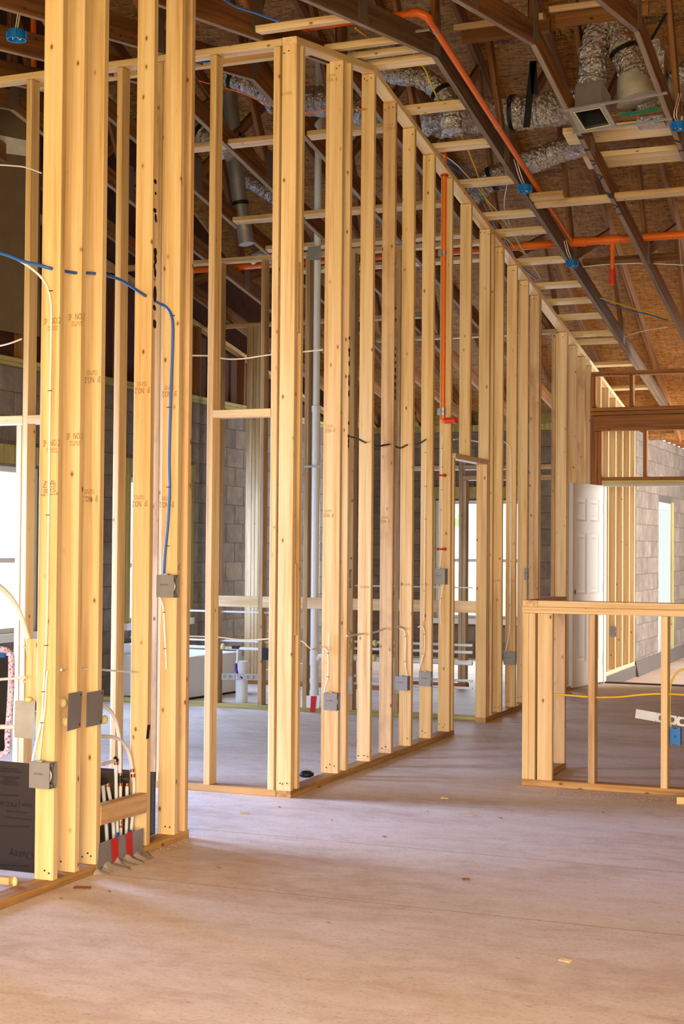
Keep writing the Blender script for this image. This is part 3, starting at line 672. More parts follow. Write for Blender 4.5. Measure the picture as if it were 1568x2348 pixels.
# ------------------------------------------------------------------ orange sprinkler pipe
def ring(b, p, ax, r, L): p, ax = Vector(p), Vector(ax).normalized(); b.tube([p-ax*L/2, p+ax*L/2], r, 14)
YM = 12.3; ZP_ = Vector((0, 0, 1))
pm = [at(x, y, 1, YM) for x, y in ((1400, 550), (1560, 541))]; zm = pm[0].z; XM = lambda x, y: at(x, y, 1, YM).x
sp = thing('sprinkler_pipe', (XM(1400, 550), YM, zm), 'thick orange sprinkler main crossing above the trusses, with a branch and red-capped drop', 'pipe')
b = MB().tube([(-6.6, YM, zm), (-1.2, YM, zm)], .034, 14); b.build('main_pipe', M['orange'], sp)
b = MB(); ring(b, (XM(1326, 553), YM, zm), (1, 0, 0), .041, .14); b.build('tee_fitting', M['orange'], sp); b = MB(); ring(b, (XM(1405, 549), YM, zm), (1, 0, 0), .041, .13); b.build('tee_fitting', M['orange'], sp)
b = MB(); ring(b, (XM(1472, 543), YM, zm), (1, 0, 0), .038, .02); b.build('pipe_hanger', M['steel'], sp)
e0 = Vector((XM(1312, 550), YM, zm)); e1 = at(985, 48, 0, -2.74)
pt = [e0, e0+(e1-e0)*.5, e1]
MB().tube([e0, e1], .020, 12).build('branch_pipe', M['orange'], sp)
for f in (.18, .62): b = MB(); ring(b, e0+(e1-e0)*f, e1-e0, .023, .016); b.build('pipe_clip', M['steel'], sp)
b = MB(); ring(b, e0+(e1-e0)*.97, e1-e0, .023, .016); b.build('pipe_clip', M['steel'], sp)
b = MB(); b.box(e1-Vector((.09, .0, .055)), e1-Vector((.0, -.012, .043))); b.build('clip_arm', M['steel'], sp)
MB().tube(spline([e1, e1+(e1-e0).normalized()*.05, e1+Vector((-.05, -.075, .03)), e1+Vector((-.10, -.075, .03))], 5), .026, 12).build('elbow', M['orange'], sp)
MB().tube([e1+Vector((-.10, -.075, .03)), e1+Vector((-.9, -.075, .03))], .020, 12).build('branch_pipe', M['orange'], sp)
pd = Vector((XM(1404, 560), YM, zm)); pz = at(1403, 652, 1, YM).z; pc = at(1403, 620, 1, YM).z
MB().tube([pd, (pd.x, YM, pc)], .018, 12).tube([(pd.x, YM, zm-.03), (pd.x, YM, zm-.09)], .023, 12).build('drop_pipe', M['orange'], sp)
MB().tube([(pd.x, YM, pc+.01), (pd.x, YM, pz)], .024, 14, rs=[.022, .0245]).build('drop_cap', M['redcap'], sp)
p0, p1, p2 = at(75, 105, 1, 8.3), at(77, 172, 1, 8.3), at(80, 212, 1, 8.3)
c_ = thing('sprinkler_drop', p2, 'orange pipe stub with red end behind the near wall, upper left corner', 'pipe')
MB().tube([p0+ZP_*.3, p1], .019, 12).build('riser', M['orange'], c_); MB().tube([p1, (p1.x, p1.y, p2.z)], .021, 12).build('end_cap', M['redcap'], c_)
# vertical drop on the long wall
Yd = 10.235; Xd = WX-.035
pt_, pb_ = at(1019, 330, 1, Yd), at(1016, 965, 1, Yd); Xd = at(1017, 700, 1, Yd).x
vp = thing('sprinkler_drop', (Xd, Yd, pb_.z), 'bright orange vertical pipe strapped in the long wall, ending in a red cap', 'pipe')
MB().tube([(Xd, Yd, pb_.z+.02), (Xd, Yd, zm-.2), (Xd, Yd, 4.36)], .0165, 14).build('riser', M['orange'], vp)
MB().tube([(Xd, Yd, cz(Yd)-.055), (Xd, Yd, cz(Yd)-.043)], .03, 16).build('escutcheon', M['redtape'], vp)
MB().tube(spline([(Xd, Yd, pb_.z+.035), (Xd, Yd, pb_.z+.01), (Xd+.015, Yd-.005, pb_.z), (Xd+.03, Yd-.01, pb_.z)], 5), .02, 14).build('elbow', M['orange'], vp)
MB().tube([(Xd+.027, Yd-.009, pb_.z), (Xd+.115, Yd-.037, pb_.z)], .022, 16, rs=[.0215, .0235]).build('end_cap', M['redcap'], vp)
for i, y in enumerate((580, 945)):
    z = at(1015, y, 1, Yd).z; b = MB()
    for dz in ((0,) if i == 0 else (-.012, .02)): ring(b, (Xd, Yd, z+dz), (0, 0, 1), .0185, .024)
    b.box((Xd-.05, Yd+.015, z-.02), (Xd-.01, Yd+.019, z+.03)).build('strap', M['steel'], vp)
# ------------------------------------------------------------------ blue ceiling boxes
def round_box(p, label, wire=None, r=.05, h=.05):
    p = Vector(p); t = thing('ceiling_box', p, label, 'electrical box', 'round blue ceiling boxes')
    n = 20; vs = []; fs = []
    for R, z in ((r*.92, h), (r, .004), (r*1.04, 0), (r*.9, 0), (r*.86, .035)):
        vs += [p+Vector((R*math.cos(2*math.pi*k/n), R*math.sin(2*math.pi*k/n), z)) for k in range(n)]
    for j in range(4): fs += [(j*n+k, j*n+(k+1) % n, (j+1)*n+(k+1) % n, (j+1)*n+k) for k in range(n)]
    fs += [tuple(range(n)), tuple(range(4*n, 5*n))[::-1]]
    b = MB().add(vs, fs)
    for k in range(4): a = k*math.pi/2+.4; d = Vector((math.cos(a), math.sin(a), 0)); b.obox(p+d*r*1.02+Vector((0, 0, .028)), d*.004, d.cross(Vector((0, 0, 1)))*.009, Vector((0, 0, .018)))
    b.build('box_body', M['bluebox'], t)
    b = MB()
    for k in range(3): a = k*2.1; b.tube(spline([p+Vector((.02*math.cos(a), .02*math.sin(a), .034)), p+Vector((.025*math.cos(a+1), .025*math.sin(a+1), .008)), p+Vector((.02*math.cos(a+2), .02*math.sin(a+2), .02))], 4), .0025, 5)
    b.build('wire_ends', M['white'], t)
    if wire: 
        b = MB()
        for dx in (0, .016): b.tube(spline([p+Vector((dx*.8-.01, 0, h-.002)), *[Vector(w)+Vector((dx, 0, dx*.4)) for w in wire]], 5), .0035, 6)
        b.build('feed_cable', M['white'], t)
    return t
def at_x(x, y, X): return at(x, y, 0, X)
p = at(1203, 440, 0, TX[0]+.06); round_box(p, 'blue round box hanging on the first truss, upper of its two', [at(1190, 405, 0, TX[0]+.05), at(1178, 365, 0, TX[0]+.03)])
p = at(1311, 610, 0, TX[0]+.06); round_box(p, 'blue round box hanging on the first truss, lower of its two', [at(1300, 580, 0, TX[0]+.05), at(1293, 552, 0, TX[0]+.03)])
p = at(1556, 297, 0, TX[2]+.06); round_box(p, 'blue round box at the picture edge beside the third truss', [at(1545, 262, 0, TX[2]+.05), at(1556, 215, 0, TX[2]+.05)])
p = atc(38, 92, -.01, -1); round_box(p, 'blue round box under a ceiling board in the upper left corner', [p+Vector((0, .02, .2))])
p = atc(466, 138, 0, -1); round_box(p, 'blue round box half hidden by the cross wall, left of the corner post')
# ------------------------------------------------------------------ small fittings
def text(parent, body, c, right, up, size, mat, name='stamp', spacing=1.0, sx=1.0):
    cu = bpy.data.curves.new(name, 'FONT'); cu.body = body; cu.size = size; cu.align_x = 'CENTER'; cu.align_y = 'CENTER'; cu.space_line = .85; cu.space_character = spacing
    cu.resolution_u = 2; cu.materials.append(mat)
    x, y = Vector(right).normalized(), Vector(up).normalized()
    o = bpy.data.objects.new(name, cu); COL.objects.link(o); o.parent = parent
    o.location = Vector(c) - wloc(parent); o.rotation_euler = Matrix((x, y, x.cross(y))).transposed().to_euler(); o.scale = (sx, 1, 1)
    return o
XP, ZP = Vector((1, 0, 0)), Vector((0, 0, 1))
def stamp(stud, Y, px, py, flip, kind='grade', s=1.0):
    c = at(px, py, 1, Y-.0015); k = -1 if flip else 1
    if kind == 'grade':
        text(stud, 'NO.2', c+XP*k*.019*s+ZP*k*.010, XP*k, ZP*k, .038*s, M['ink'], 'grade_stamp', 1, .55)
        text(stud, 'SP', c-XP*k*.029*s+ZP*k*.008, XP*k, ZP*k, .038*s, M['ink'], 'grade_stamp', .9, .42)
        text(stud, 'SYP  KD-HT\nS-DRY 7615', c+XP*k*.006-ZP*k*.020*s, XP*k, ZP*k, .013*s, M['ink'], 'grade_stamp', 1, .8)
    else: text(stud, kind, c, XP*k, ZP*k, .024*s, M['ink'], 'number_stamp', 1.05, .7)
for px, py in ((118, 742), (116, 1022)): stamp(S1[0], 5.07, px, py, False)
for px, py in ((174, 732), (170, 1006)): stamp(S1[1], 5.232, px, py, False)
for px, py in ((214, 865), (208, 1138)): stamp(S1[2], 5.395, px, py, True)
for px, py in ((328, 890), (322, 1150)): stamp(S1[3], 5.825, px, py, True)
for px, py in ((390, 898), (384, 1152)): stamp(S1[4], 6.09, px, py, True)
text(S1[0], '\u00b7 36   1 AV\n\u00b7 20  PLATES\n\u00b7 Buc  ts x 1C\n\u00b7 ymp   x 1C\n\u00b7 Clea  P x 3C\n\u00b7 orga  water x 3C', at(112, 1119, 1, 5.0685), (1, 0, .06), (-.06, 0, 1), .0122, M['inkdark'], 'handwritten_list')
for px, py in ((763, 178), (758, 983), (754, 1178)): stamp(S2[8.12], 8.12, px, py, True, s=.82)
for px, py in ((897, 291), (889, 1018), (884, 1192)): stamp(S2[9.052], 9.052, px, py, True, s=.8)
stamp(S2[7.43], 7.43, 656, 214, True, '02501195')
for Y, px, py in ((8.655, 836, 1346), (9.44, 931, 1340), (9.87, 974, 1340), (12.114, 1172, 1331), (11.685, 1139, 1331)): stamp(S2[Y], Y, px, py, True, '02501112', .85)
text(S1[4], '5', at(410, 1303, 0, WX+.0012), (0, 1, 0), ZP, .03, M['inkdark'], 'pencil_mark'); text(S1[4], '2', at(412, 1295, 0, WX+.0012), (0, 1, 0), ZP, .022, M['inkdark'], 'pencil_mark')
# black marks on the stud edges
def smears(stud, Y, rows):
    b = MB()
    for x, y0, y1 in rows:
        p0, p1 = at(x, y0, 0, WX+.0003), at(x, y1, 0, WX+.0003); h = max(abs(p0.z-p1.z)/2, .006); c = (p0+p1)/2
        yy = min(max(c.y, Y+.006), Y+.030); w = .009 + .008*random.random()
        b.blob((WX+.0003, yy, c.z), (.0022, 0, 0), (0, w, random.uniform(-.3, .3)*h*.4), (0, 0, h), 8, 6)
    meta(b.build('paint_smear', M['paint'], stud), kind='stuff')
smears(S1[3], 5.825, [(356, 411, 422), (357, 440, 447), (355, 477, 488), (357, 490, 510), (356, 568, 588), (357, 585, 606), (354, 602, 618), (356, 614, 636), (357, 655, 695), (354, 699, 712), (355, 733, 745), (357, 740, 754)])
smears(S2[8.25], 8.25, [(799, 770, 779), (799, 797, 808), (798, 806, 818), (798, 826, 840), (797, 858, 868), (798, 866, 886), (797, 893, 910), (797, 965, 974), (797, 995, 1004), (797, 1003, 1020), (797, 1016, 1028)])
smears(S2[9.052], 9.052, [(910, 704, 712), (909, 730, 739), (908, 796, 804), (908, 811, 820), (908, 828, 836), (908, 843, 855), (907, 860, 870), (907, 875, 888), (908, 892, 905), (907, 905, 919)])
nb = MB(); p0, p1 = at(341, 1662, 0, WX+.001), at(338, 1694, 0, WX+.001); nb.quad([(WX+.0005, p1.y-.012, p1.z), (WX+.0005, p1.y+.012, p1.z), (WX+.0005, p0.y+.012, p0.z), (WX+.0005, p0.y-.012, p0.z)], .0015, (1, 0, 0))
nb.build('tape_scrap', M['paint'], S1[3])
# grey steel device boxes fixed to the studs, open towards the room
def dev_box(px, py, Y, label, w=.086, h=.102, d=.052, X=WX, solid=False, depthmat='boxgrey'):
    z = at(px, py, 1, Y-d).z; x1 = X+.013; x0 = x1-w; t = thing('device_box', (x0, Y-d/2, z), label, 'electrical box', 'grey steel device boxes'); e = .002
    m = M[depthmat]; z0, z1 = z-h/2, z+h/2; y0, y1 = Y-d, Y-.001
    b = MB(); b.box((x0, y0, z0), (x1, y0+e, z1)).box((x0, y1-e, z0), (x1, y1, z1)).box((x0, y0+e, z0), (x1, y1-e, z0+e)).box((x0, y0+e, z1-e), (x1, y1-e, z1)).box((x0, y0+e, z0+e), (x0+e, y1-e, z1-e))
    if solid: b.box((x1-e, y0+e, z0+e), (x1, y1-e, z1-e))
    meta(b.build('box_shell', m, t), kind=None)
    if not solid:
        MB().box((x0+.004, y0+.004, z0+.004), (x0+.03, y1-.004, z1-.004)).build('dark_inside', M['blackhole'], t)
        for zz in (z0+.010, z1-.010): MB().box((x1-.012, y0+.014, zz-.006), (x1-.002, y0+.030, zz+.006)).build('screw_ear', M['steel'], t)
        b = MB(); cc = Vector((x1-.02, (y0+y1)/2-.008, z)); b.tube(spline([cc+Vector((0, 0, .035)), cc+Vector((.014, .004, 0)), cc+Vector((0, .006, -.035))], 5), .004, 6); b.build('wire_loop', M['white'], t)
    MB().box((x0+.03, y0+.008, z1), (x0+.055, y0+.03, z1+.006)).build('cable_clamp', M['steel'], t)
    text(t, 'B.YWELL', ((x0+x1)/2-.002, y0-.0006, z+.006), XP, ZP, .011, M['inkdark'], 'box_print')
    return t
dev_box(86, 1778, 5.07, 'grey steel box low on the first near stud, white cables entering its top', .096, .104)
dev_box(376, 1344, 6.09, 'grey steel box at mid height on the near wall, blue cable entering it', .092, .105)
dev_box(754, 1609, 8.12, 'grey steel box on the wide stud beside the corner post, near the floor')
dev_box(919, 1567, 9.44, 'closed grey box low on the long wall, jutting left of its stud', .092, .095, .06, X=WX-.02, solid=True)
dev_box(973, 1557, 9.87, 'grey steel box low on the stud just before the orange drop', .088, .10)
dev_box(1003, 1322, 10.29, 'grey double box at counter height below the orange drop', .095, .115, .07, X=WX-.03, solid=True)
dev_box(1170, 1510, 12.114, 'grey steel box on the stud beyond the near door opening', .10, .11)
dev_box(1214, 1316, 12.49, 'small grey switch box high up beyond the near door opening', .03, .105, .03)
dev_box(806, 1328, 8.33, 'narrow grey box behind the black-smeared stud', .05, .11, .04, X=WX-.015)
dev_box(1388, 1457, 15.53, 'grey box on the curb studs, left of two', .05, .105, .05); dev_box(1420, 1449, 16.334, 'grey box on the curb studs, right of two', .06, .115, .05)
# cables
def cable(name, pts, r, mat, label, group=None, staples=None, k=6, cat='cable'):
    P = [Vector(p) for p in pts]; S = spline(P, k)
    o = MB().tube(S, r, 7).build(name, M[mat], None, origin=tuple(P[0])); meta(o, label, cat, group)
    if staples:
        for p in staples:
            p = Vector(p); MB().box(p+Vector((-r*1.5, -r*1.15, -.0015)), p+Vector((r*1.5, r*.3, .0015))).build('staple', M['nail'], o)
    return o
A = lambda Y, *pp: [at(x, y, 1, Y) for x, y in pp]
AX = lambda X, *pp: [at(x, y, 0, X) for x, y in pp]
AC = lambda off, side, *pp: [atc(x, y, off, side) for x, y in pp]
Ys = 5.07-.006
cable('white_cable', A(Ys, (-25, 572), (30, 590), (75, 618), (103, 648), (116, 690), (117, 760), (114, 950), (111, 1200), (108, 1400), (104, 1500), (99, 1590), (95, 1650), (84, 1700), (74, 1746)), .0052, 'white', 'white cable curving in from the left edge and stapled down the first near stud', None,
      A(Ys, (117, 667), (115, 896), (110, 1181), (106, 1480), (101, 1586), (97, 1657)))
cable('white_cable', A(Ys, (109, 1537), (106, 1560), (103, 1620), (98, 1665), (90, 1746)), .0045, 'white', 'short white cable from a hole in the first near stud down to its grey box', None)
bl = A(5.05, (-25, 572), (20, 586), (55, 600), (90, 608)) + A(5.07, (119, 616))
bl += A(5.23, (174, 626)) + A(5.39, (216, 627)) + A(5.60, (272, 640)) + A(5.82, (333, 678))
bl += A(6.03, (362, 694)) + A(6.083, (378, 702), (390, 716), (396, 740), (396, 790), (392, 900), (388, 1050), (389, 1120), (385, 1200), (379, 1260), (375, 1319))
cable('blue_cable', bl, .0072, 'bluecable', 'thick blue cable threading the near studs and dropping to the grey box', None, A(6.08, (396, 724), (388, 934), (387, 1117), (384, 1252)))
cable('white_cable', A(6.083, (367, 1368), (374, 1390), (377, 1420), (378, 1450), (380, 1490), (382, 1535)), .004, 'white', 'white cable leaving the bottom of the mid-height grey box', None, A(6.08, (376, 1404), (378, 1487)))
cable('white_cable', A(5.07, (140, 1536)) + A(5.23, (156, 1539)) + A(5.39, (203, 1534)) + A(5.6, (262, 1538)) + A(5.82, (316, 1542)), .0045, 'white', 'white cable through the near studs at knee height', None)
cable('white_cable', A(7.6, (380, 813), (440, 815), (480, 816), (520, 823), (560, 822), (600, 816), (640, 811), (690, 807), (740, 802)), .0048, 'white', 'white cable sagging across the cross wall beside the corner post', None)
cable('white_cable', A(7.56, (380, 1456), (440, 1459), (500, 1461), (550, 1467), (600, 1466), (640, 1463), (690, 1470), (705, 1482), (718, 1489)) + A(8.1, (735, 1483), (748, 1489), (752, 1500), (752, 1550), (746, 1575), (743, 1590)), .0048, 'white', 'pinkish cable across the cross wall ending in the box beside the corner post', None, A(8.095, (752, 1498), (752, 1552)))
cable('white_cable', A(8.108, (754, 1454), (755, 1470), (753, 1500)), .004, 'white', 'short white cable from a hole in the wide stud beside the corner post', None)
cable('grey_cable', A(8.25, (795, 1458)) + A(8.655, (834, 1453)) + A(8.85, (862, 1449)) + A(9.052, (885, 1441)) + A(9.3, (915, 1437)) + A(9.44, (931, 1442)), .006, 'white', 'pair of grey cables through the long wall studs at knee height', None)
for pts, l, st in (((9.433, (915, 1441), (925, 1445), (930, 1462), (929, 1500), (930, 1530), (934, 1551)), 'white cable down to the closed grey box on the long wall', ((930, 1459), (929, 1517))),
               ((9.863, (958, 1438), (968, 1436), (973, 1450), (973, 1490), (967, 1515), (960, 1541)), 'white cable down to the grey box before the orange drop, lower run', ((973, 1454), (970, 1499))),
               ((9.862, (976, 1008), (977, 1060), (975, 1150), (974, 1250), (973, 1350), (972, 1424)), 'thin white cable stapled down the stud before the orange drop, upper run', ((976, 1038), (976, 1115), (976, 1190), (973, 1355))),
               ((10.283, (1015, 998), (1013, 1030), (1013, 1100), (1014, 1180), (1013, 1250), (1009, 1300)), 'white cables bundled below the orange drop, held by red clips', ((1013, 1028), (1014, 1071), (1014, 1123), (1012, 1169))),
               ((10.282, (1017, 1338), (1011, 1372), (1009, 1400), (1011, 1425), (1013, 1432)), 'white cable leaving the bottom of the grey double box', ((1011, 1372),)),
               ((12.107, (1155, 1012), (1166, 1022), (1171, 1045), (1172, 1150), (1171, 1280), (1170, 1400), (1168, 1450), (1160, 1494)), 'white cable down the stud beyond the near door opening', ((1171, 1152), (1171, 1287), (1169, 1388)))):
    cable('white_cable', A(pts[0], *pts[1:]), .0046, 'white', l, None, A(pts[0]-.003, *st))
for py, l in ((1090, 'red plastic cable clip below the orange drop, upper of two'), (1259, 'red plastic cable clip below the orange drop, lower of two')):
    c = at(1013, py, 1, 10.27); b = MB().box(c+Vector((-.034, -.006, -.006)), c+Vector((.034, .006, .006))).box(c+Vector((-.036, -.012, -.010)), c+Vector((-.026, .006, .010))).box(c+Vector((.014, -.012, -.011)), c+Vector((.030, .006, .011)))
    meta(b.build('cable_clip', M['red'], None), l, 'clip', 'red cable clips')
cable('dark_cable', A(8.25, (798, 1000)) + A(8.45, (820, 1006)) + A(8.655, (839, 1015)) + A(8.86, (866, 1023)) + A(9.052, (893, 1019)) + A(9.25, (917, 1027)) + A(9.44, (934, 1020)) + A(9.65, (958, 1018)) + A(9.87, (976, 1008)), .006, 'black', 'dark blue cable looping through the long wall studs at head height', None)
cable('grey_cable', A(10.77, (1040, 1008)) + A(11.0, (1064, 1005)) + A(11.288, (1082, 1010)) + A(11.4, (1108, 1015)), .006, 'white', 'grey cable pair through studs above the near door opening', None)
cable('yellow_cable', AC(.07, -1, (815, 65), (850, 88), (885, 96), (930, 105)) + AC(.07, 1, (972, 156), (985, 185), (1003, 225), (1020, 258), (1062, 320), (1083, 370), (1095, 400), (1110, 450), (1135, 495), (1150, 515)), .0055, 'yellow', 'yellow cable hanging over the ceiling boards beside the first truss', None)
cable('yellow_cable', AC(.07, 1, (1135, 545), (1160, 547), (1178, 565), (1200, 580)), .005, 'yellow', 'short yellow cable end over the ceiling boards, near the orange main', None)
cable('white_cable', AC(.09, 1, (1003, 348), (1040, 372), (1068, 400), (1095, 430), (1120, 463), (1145, 490), (1165, 520), (1200, 575), (1240, 640)), .0048, 'white', 'white cable trailing over the ceiling boards beside the long wall top', None)
cable('blue_cable', AC(.10, 1, (1005, 362), (1050, 378), (1095, 400), (1130, 425), (1168, 432)), .0055, 'bluecable', 'blue cable crossing from the long wall top to the first truss', None)
cable('blue_cable', AC(.10, 1, (1010, 368), (1060, 400), (1085, 430), (1110, 470), (1130, 510), (1165, 560), (1190, 605), (1230, 640)), .0055, 'bluecable', 'blue cable running along beneath the ceiling boards by the long wall', None)
cable('white_cable', AC(.08, 1, (1163, 420), (1156, 465), (1163, 500), (1190, 560), (1205, 590)), .0045, 'white', 'white cable hanging between ceiling boards left of the upper blue box', None)
for px, l in ((0, 'white cable running left to right past the red-capped drop'),): cable('white_cable', AC(.10, 1, (1335, 612), (1380, 607), (1450, 604), (1510, 605), (1568, 608)), .0045, 'white', l, None)
cable('yellow_cable', AC(.10, 1, (1375, 683), (1430, 700), (1480, 715), (1530, 728)), .006, 'yellow', 'yellow cables between first and second truss above the far doorway', None)
cable('blue_cable', AC(.09, 1, (1375, 688), (1430, 708), (1490, 722), (1530, 735)), .006, 'bluecable', 'dark blue cable beside the yellow ones above the far doorway', None)
cable('white_cable', AC(.08, 1, (1425, 775), (1470, 760), (1530, 750)), .004, 'white', 'thin white wire between trusses above the far doorway', None)
cable('white_cable', A(6.9, (-20, 377), (30, 380), (60, 384), (95, 397)), .0045, 'white', 'white cable near the upper left corner', None)
cable('white_cable', A(6.9, (-20, 797), (20, 788), (50, 777)), .005, 'white', 'white cable under the drywall sheet at the left edge', None)
cable('blue_cable', A(6.6, (500, -10), (540, 15), (585, 30), (640, 50)), .0055, 'bluecable', 'blue cable along a truss above the cross wall', None)
cable('red_line', A(8.6, (455, 185), (560, 215), (625, 243), (700, 258), (745, 253), (840, 250)), .004, 'orange', 'thin orange line strung behind the corner post', None)
yc = A(YH+.05, (1238, 1591), (1300, 1594), (1347, 1598)) + A(YH+.05, (1365, 1599), (1420, 1598), (1470, 1593), (1515, 1591), (1568, 1593), (1640, 1597))
cable('yellow_cable', yc, .0062, 'yellow', 'yellow cable strung through the half wall studs')
cable('yellow_cable', A(YH+.10, (1640, 1520), (1568, 1534), (1548, 1548), (1538, 1570), (1536, 1600), (1536, 1640), (1539, 1675)), .0055, 'yellow', 'yellow cable arching down to the blue box on the half wall')
# blue box and bracket of the half wall
c = at(1548, 1689, 1, YH+.05); t = thing('device_box', c, 'square blue plastic box on the right stud of the half wall', 'electrical box')
MB().box(c+Vector((-.029, -.004, -.044)), c+Vector((.029, .05, .044))).build('box_body', M['bluebox'], t)
MB().blob(c+Vector((0, -.005, 0)), (.008, 0, 0), (0, .004, 0), (0, 0, .008)).build('boss', M['bluebox'], t)
for dx, dz in ((-.02, .047), (.02, .047), (-.02, -.047), (.02, -.047)): MB().box(c+Vector((dx-.007, -.003, dz-.005)), c+Vector((dx+.007, .03, dz+.005))).build('clip_tab', M['bluebox'], t)
b0, b1 = at(1457, 1636, 1, YH+.093), at(1600, 1661, 1, YH+.093)
def strap(name, p0, p1, h, Y, holes, label, mat, first=0):
    """perforated steel strap: bars above and below a row of punched round holes"""
    u = (p1-p0); L = u.length; u.normalize(); b = MB(); n = Vector((0, 1, 0)); up = n.cross(u)*-1
    if up.z < 0: up = -up
    cs = [(i+.5)*L/holes for i in range(first, holes)]; r = h*.30; prev = 0
    def cell(a0, a1, c):
        N_ = 16; ang = [2*math.pi*k/N_ + math.pi/N_*0 for k in range(N_)]
        inn = [p0+u*(c+r*math.cos(a))+up*(r*math.sin(a)) for a in ang]
        def out(a):
            ca, sa = math.cos(a), math.sin(a); hw_ = (a1-a0)/2; s = min(hw_/abs(ca) if abs(ca) > 1e-6 else 1e9, (h/2)/abs(sa) if abs(sa) > 1e-6 else 1e9); return p0+u*(c+s*ca)+up*(s*sa)
        oo = [out(a) for a in ang]
        vs = inn+oo+[v+n*.002 for v in inn+oo]; m = N_
        fs = []
        for k in range(m):
            j = (k+1) % m; fs += [(k, j, m+j, m+k), (2*m+j, 2*m+k, 3*m+k, 3*m+j), (j, k, 2*m+k, 2*m+j), (m+k, m+j, 3*m+j, 3*m+k)]
        b.add(vs, fs)
    if first: b.quad([p0-up*h/2, p0+u*(first*L/holes)-up*h/2, p0+u*(first*L/holes)+up*h/2, p0+up*h/2], .002, n)
    for i in range(first, holes): cell(i*L/holes, (i+1)*L/holes, (i+.5)*L/holes)
    return meta(b.build(name, mat, None), label, 'bracket')
strap('steel_bracket', b0, b1, .052, 0, 6, 'punched steel strap behind the right half wall stud', M['steel'], 2)
# wood block on the floor at the right edge
p = at(1560, 1843, 2, 0); b = board('wood_block', None, p+Vector((-.02, 0, .021)), p+Vector((.12, .02, .021)), .06, .04, (0, 1, 0), M['pine']); meta(b, 'small wood block on the floor before the half wall at the right edge', 'wood block')
# ------------------------------------------------------------------ foot of the near wall: steel plates, tubes, liner
XF = WX+.003
def plate(px4, label, X=None, Y=None, mat='steel', nailsat=(1, 2), name='steel_plate'):
    q = [at(x, y, 0, X) if X is not None else at(x, y, 1, Y) for x, y in px4]; n = Vector((1, 0, 0)) if X is not None else Vector((0, -1, 0))
    t = meta(MB().quad(q, .0018, n).build(name, M[mat], None), label, 'steel plate')
    ce = sum(q, Vector())/4; b = MB()
    for i in nailsat: c = q[i]+(ce-q[i])*.18+n*.002; a = n.cross(ZP); b.blob(c, a*.005, ZP*.005, n*.0015)
    if nailsat: meta(b.build('nail_heads', M['nail'], t), kind='stuff')
    return t
plate([(35, 1606), (81, 1607), (79, 1694), (33, 1691)], 'pale steel plate left of the first near stud', Y=5.062, nailsat=())
plate([(156, 1590), (188, 1585), (184, 1668), (153, 1677)], 'narrow bright steel plate on the second near stud', X=XF)
plate([(198, 1588), (237, 1582), (233, 1660), (196, 1668)], 'darker steel plate on the third near stud, white tubes behind it', X=XF)
gp = plate([(226, 1934), (328, 1899), (327, 1967), (221, 1999)], 'wide steel guard plate at floor level with two red tape strips', X=XF, nailsat=(2, 3))
for q in ([(255, 1924), (271, 1918), (271, 1970), (259, 1977)], [(289, 1911), (303, 1906), (304, 1964), (292, 1968)]):
    MB().quad([at(x, y, 0, XF+.004) for x, y in q], .0015, (1, 0, 0)).build('tape_strip', M['redtape'], gp)
for i, px in enumerate((268, 297)):
    p = at(px, 1915-6*i, 0, WX-.02); MB().blob(p, (.006, 0, 0), (0, .018, .004), (0, .004, .012), 6, 3).build('tape_wad', M['bluecable'], gp)
b = MB(); random.seed(3); ya, yb = at(221, 1999, 0, XF).y-.03, at(330, 1967, 0, XF).y+.03; m_ = 48; vs = []
for i in range(m_+1):
    y = ya+(yb-ya)*i/m_; e = math.sin(math.pi*min(1, i/m_*1.0))**.4
    vs += [(XF+.0025, y, .001+e*(.026+.012*math.sin(i*.7)+random.uniform(-.006, .006))), (XF+.004+e*random.uniform(.018, .026), y, .003+e*(.010+.004*math.sin(i*.9)+random.uniform(-.002, .002))), (XF+.006+e*(.075+.02*math.sin(i*.5)+random.uniform(-.008, .008)), y, .0006)]
b.add(vs, [(3*i+k, 3*i+k+1, 3*i+k+4, 3*i+k+3) for i in range(m_) for k in (0, 1)], True)
meta(b.build('mortar_smear', plain('grey_stucco_smear', srgb(172, 154, 132), .95, 0, 60, .6, .12), gp), kind='stuff')
tb = thing('water_tubes', at(265, 1930, 0, WX-.04), 'cluster of white water tubes with copper rings rising behind the guard plate', 'pipes')
T = lambda *pp: AX(WX-.058, *pp)
for pts in (T((246, 1935), (242, 1870), (236, 1800)), T((262, 1935), (257, 1860), (246, 1797)), T((270, 1930), (267, 1850), (266, 1790), (266, 1748)),
            T((232, 1753), (250, 1748), (263, 1744)), T((277, 1925), (276, 1850), (276, 1800)), T((275, 1772), (275, 1720), (273, 1690), (266, 1655), (253, 1630), (236, 1616)),
            T((289, 1920), (291, 1850), (291, 1800)), T((300, 1915), (305, 1850), (307, 1800), (303, 1765), (295, 1725), (278, 1700), (258, 1690), (230, 1688))):
    MB().tube(spline(pts, 6), .0085, 9).build('tube', M['pex'], tb)
for x, y in ((266, 1750), (276, 1798), (276, 1774), (291, 1799), (303, 1766), (305, 1778), (247, 1800), (277, 1885), (277, 1894)):
    p = at(x, y, 0, WX-.058); MB().tube([p-ZP*.007, p+ZP*.007], .0105, 10).build('crimp_ring', M['copper'], tb)
for q in (((268, 1744), (264, 1738)), ((275, 1795), (275, 1778)), ((278, 1788), (290, 1790)), ((232, 1797), (243, 1793))):
    p0, p1 = [at(x, y, 0, WX-.058) for x, y in q]; MB().tube([p0, p1], .0095, 8).build('fitting', M['black'], tb)
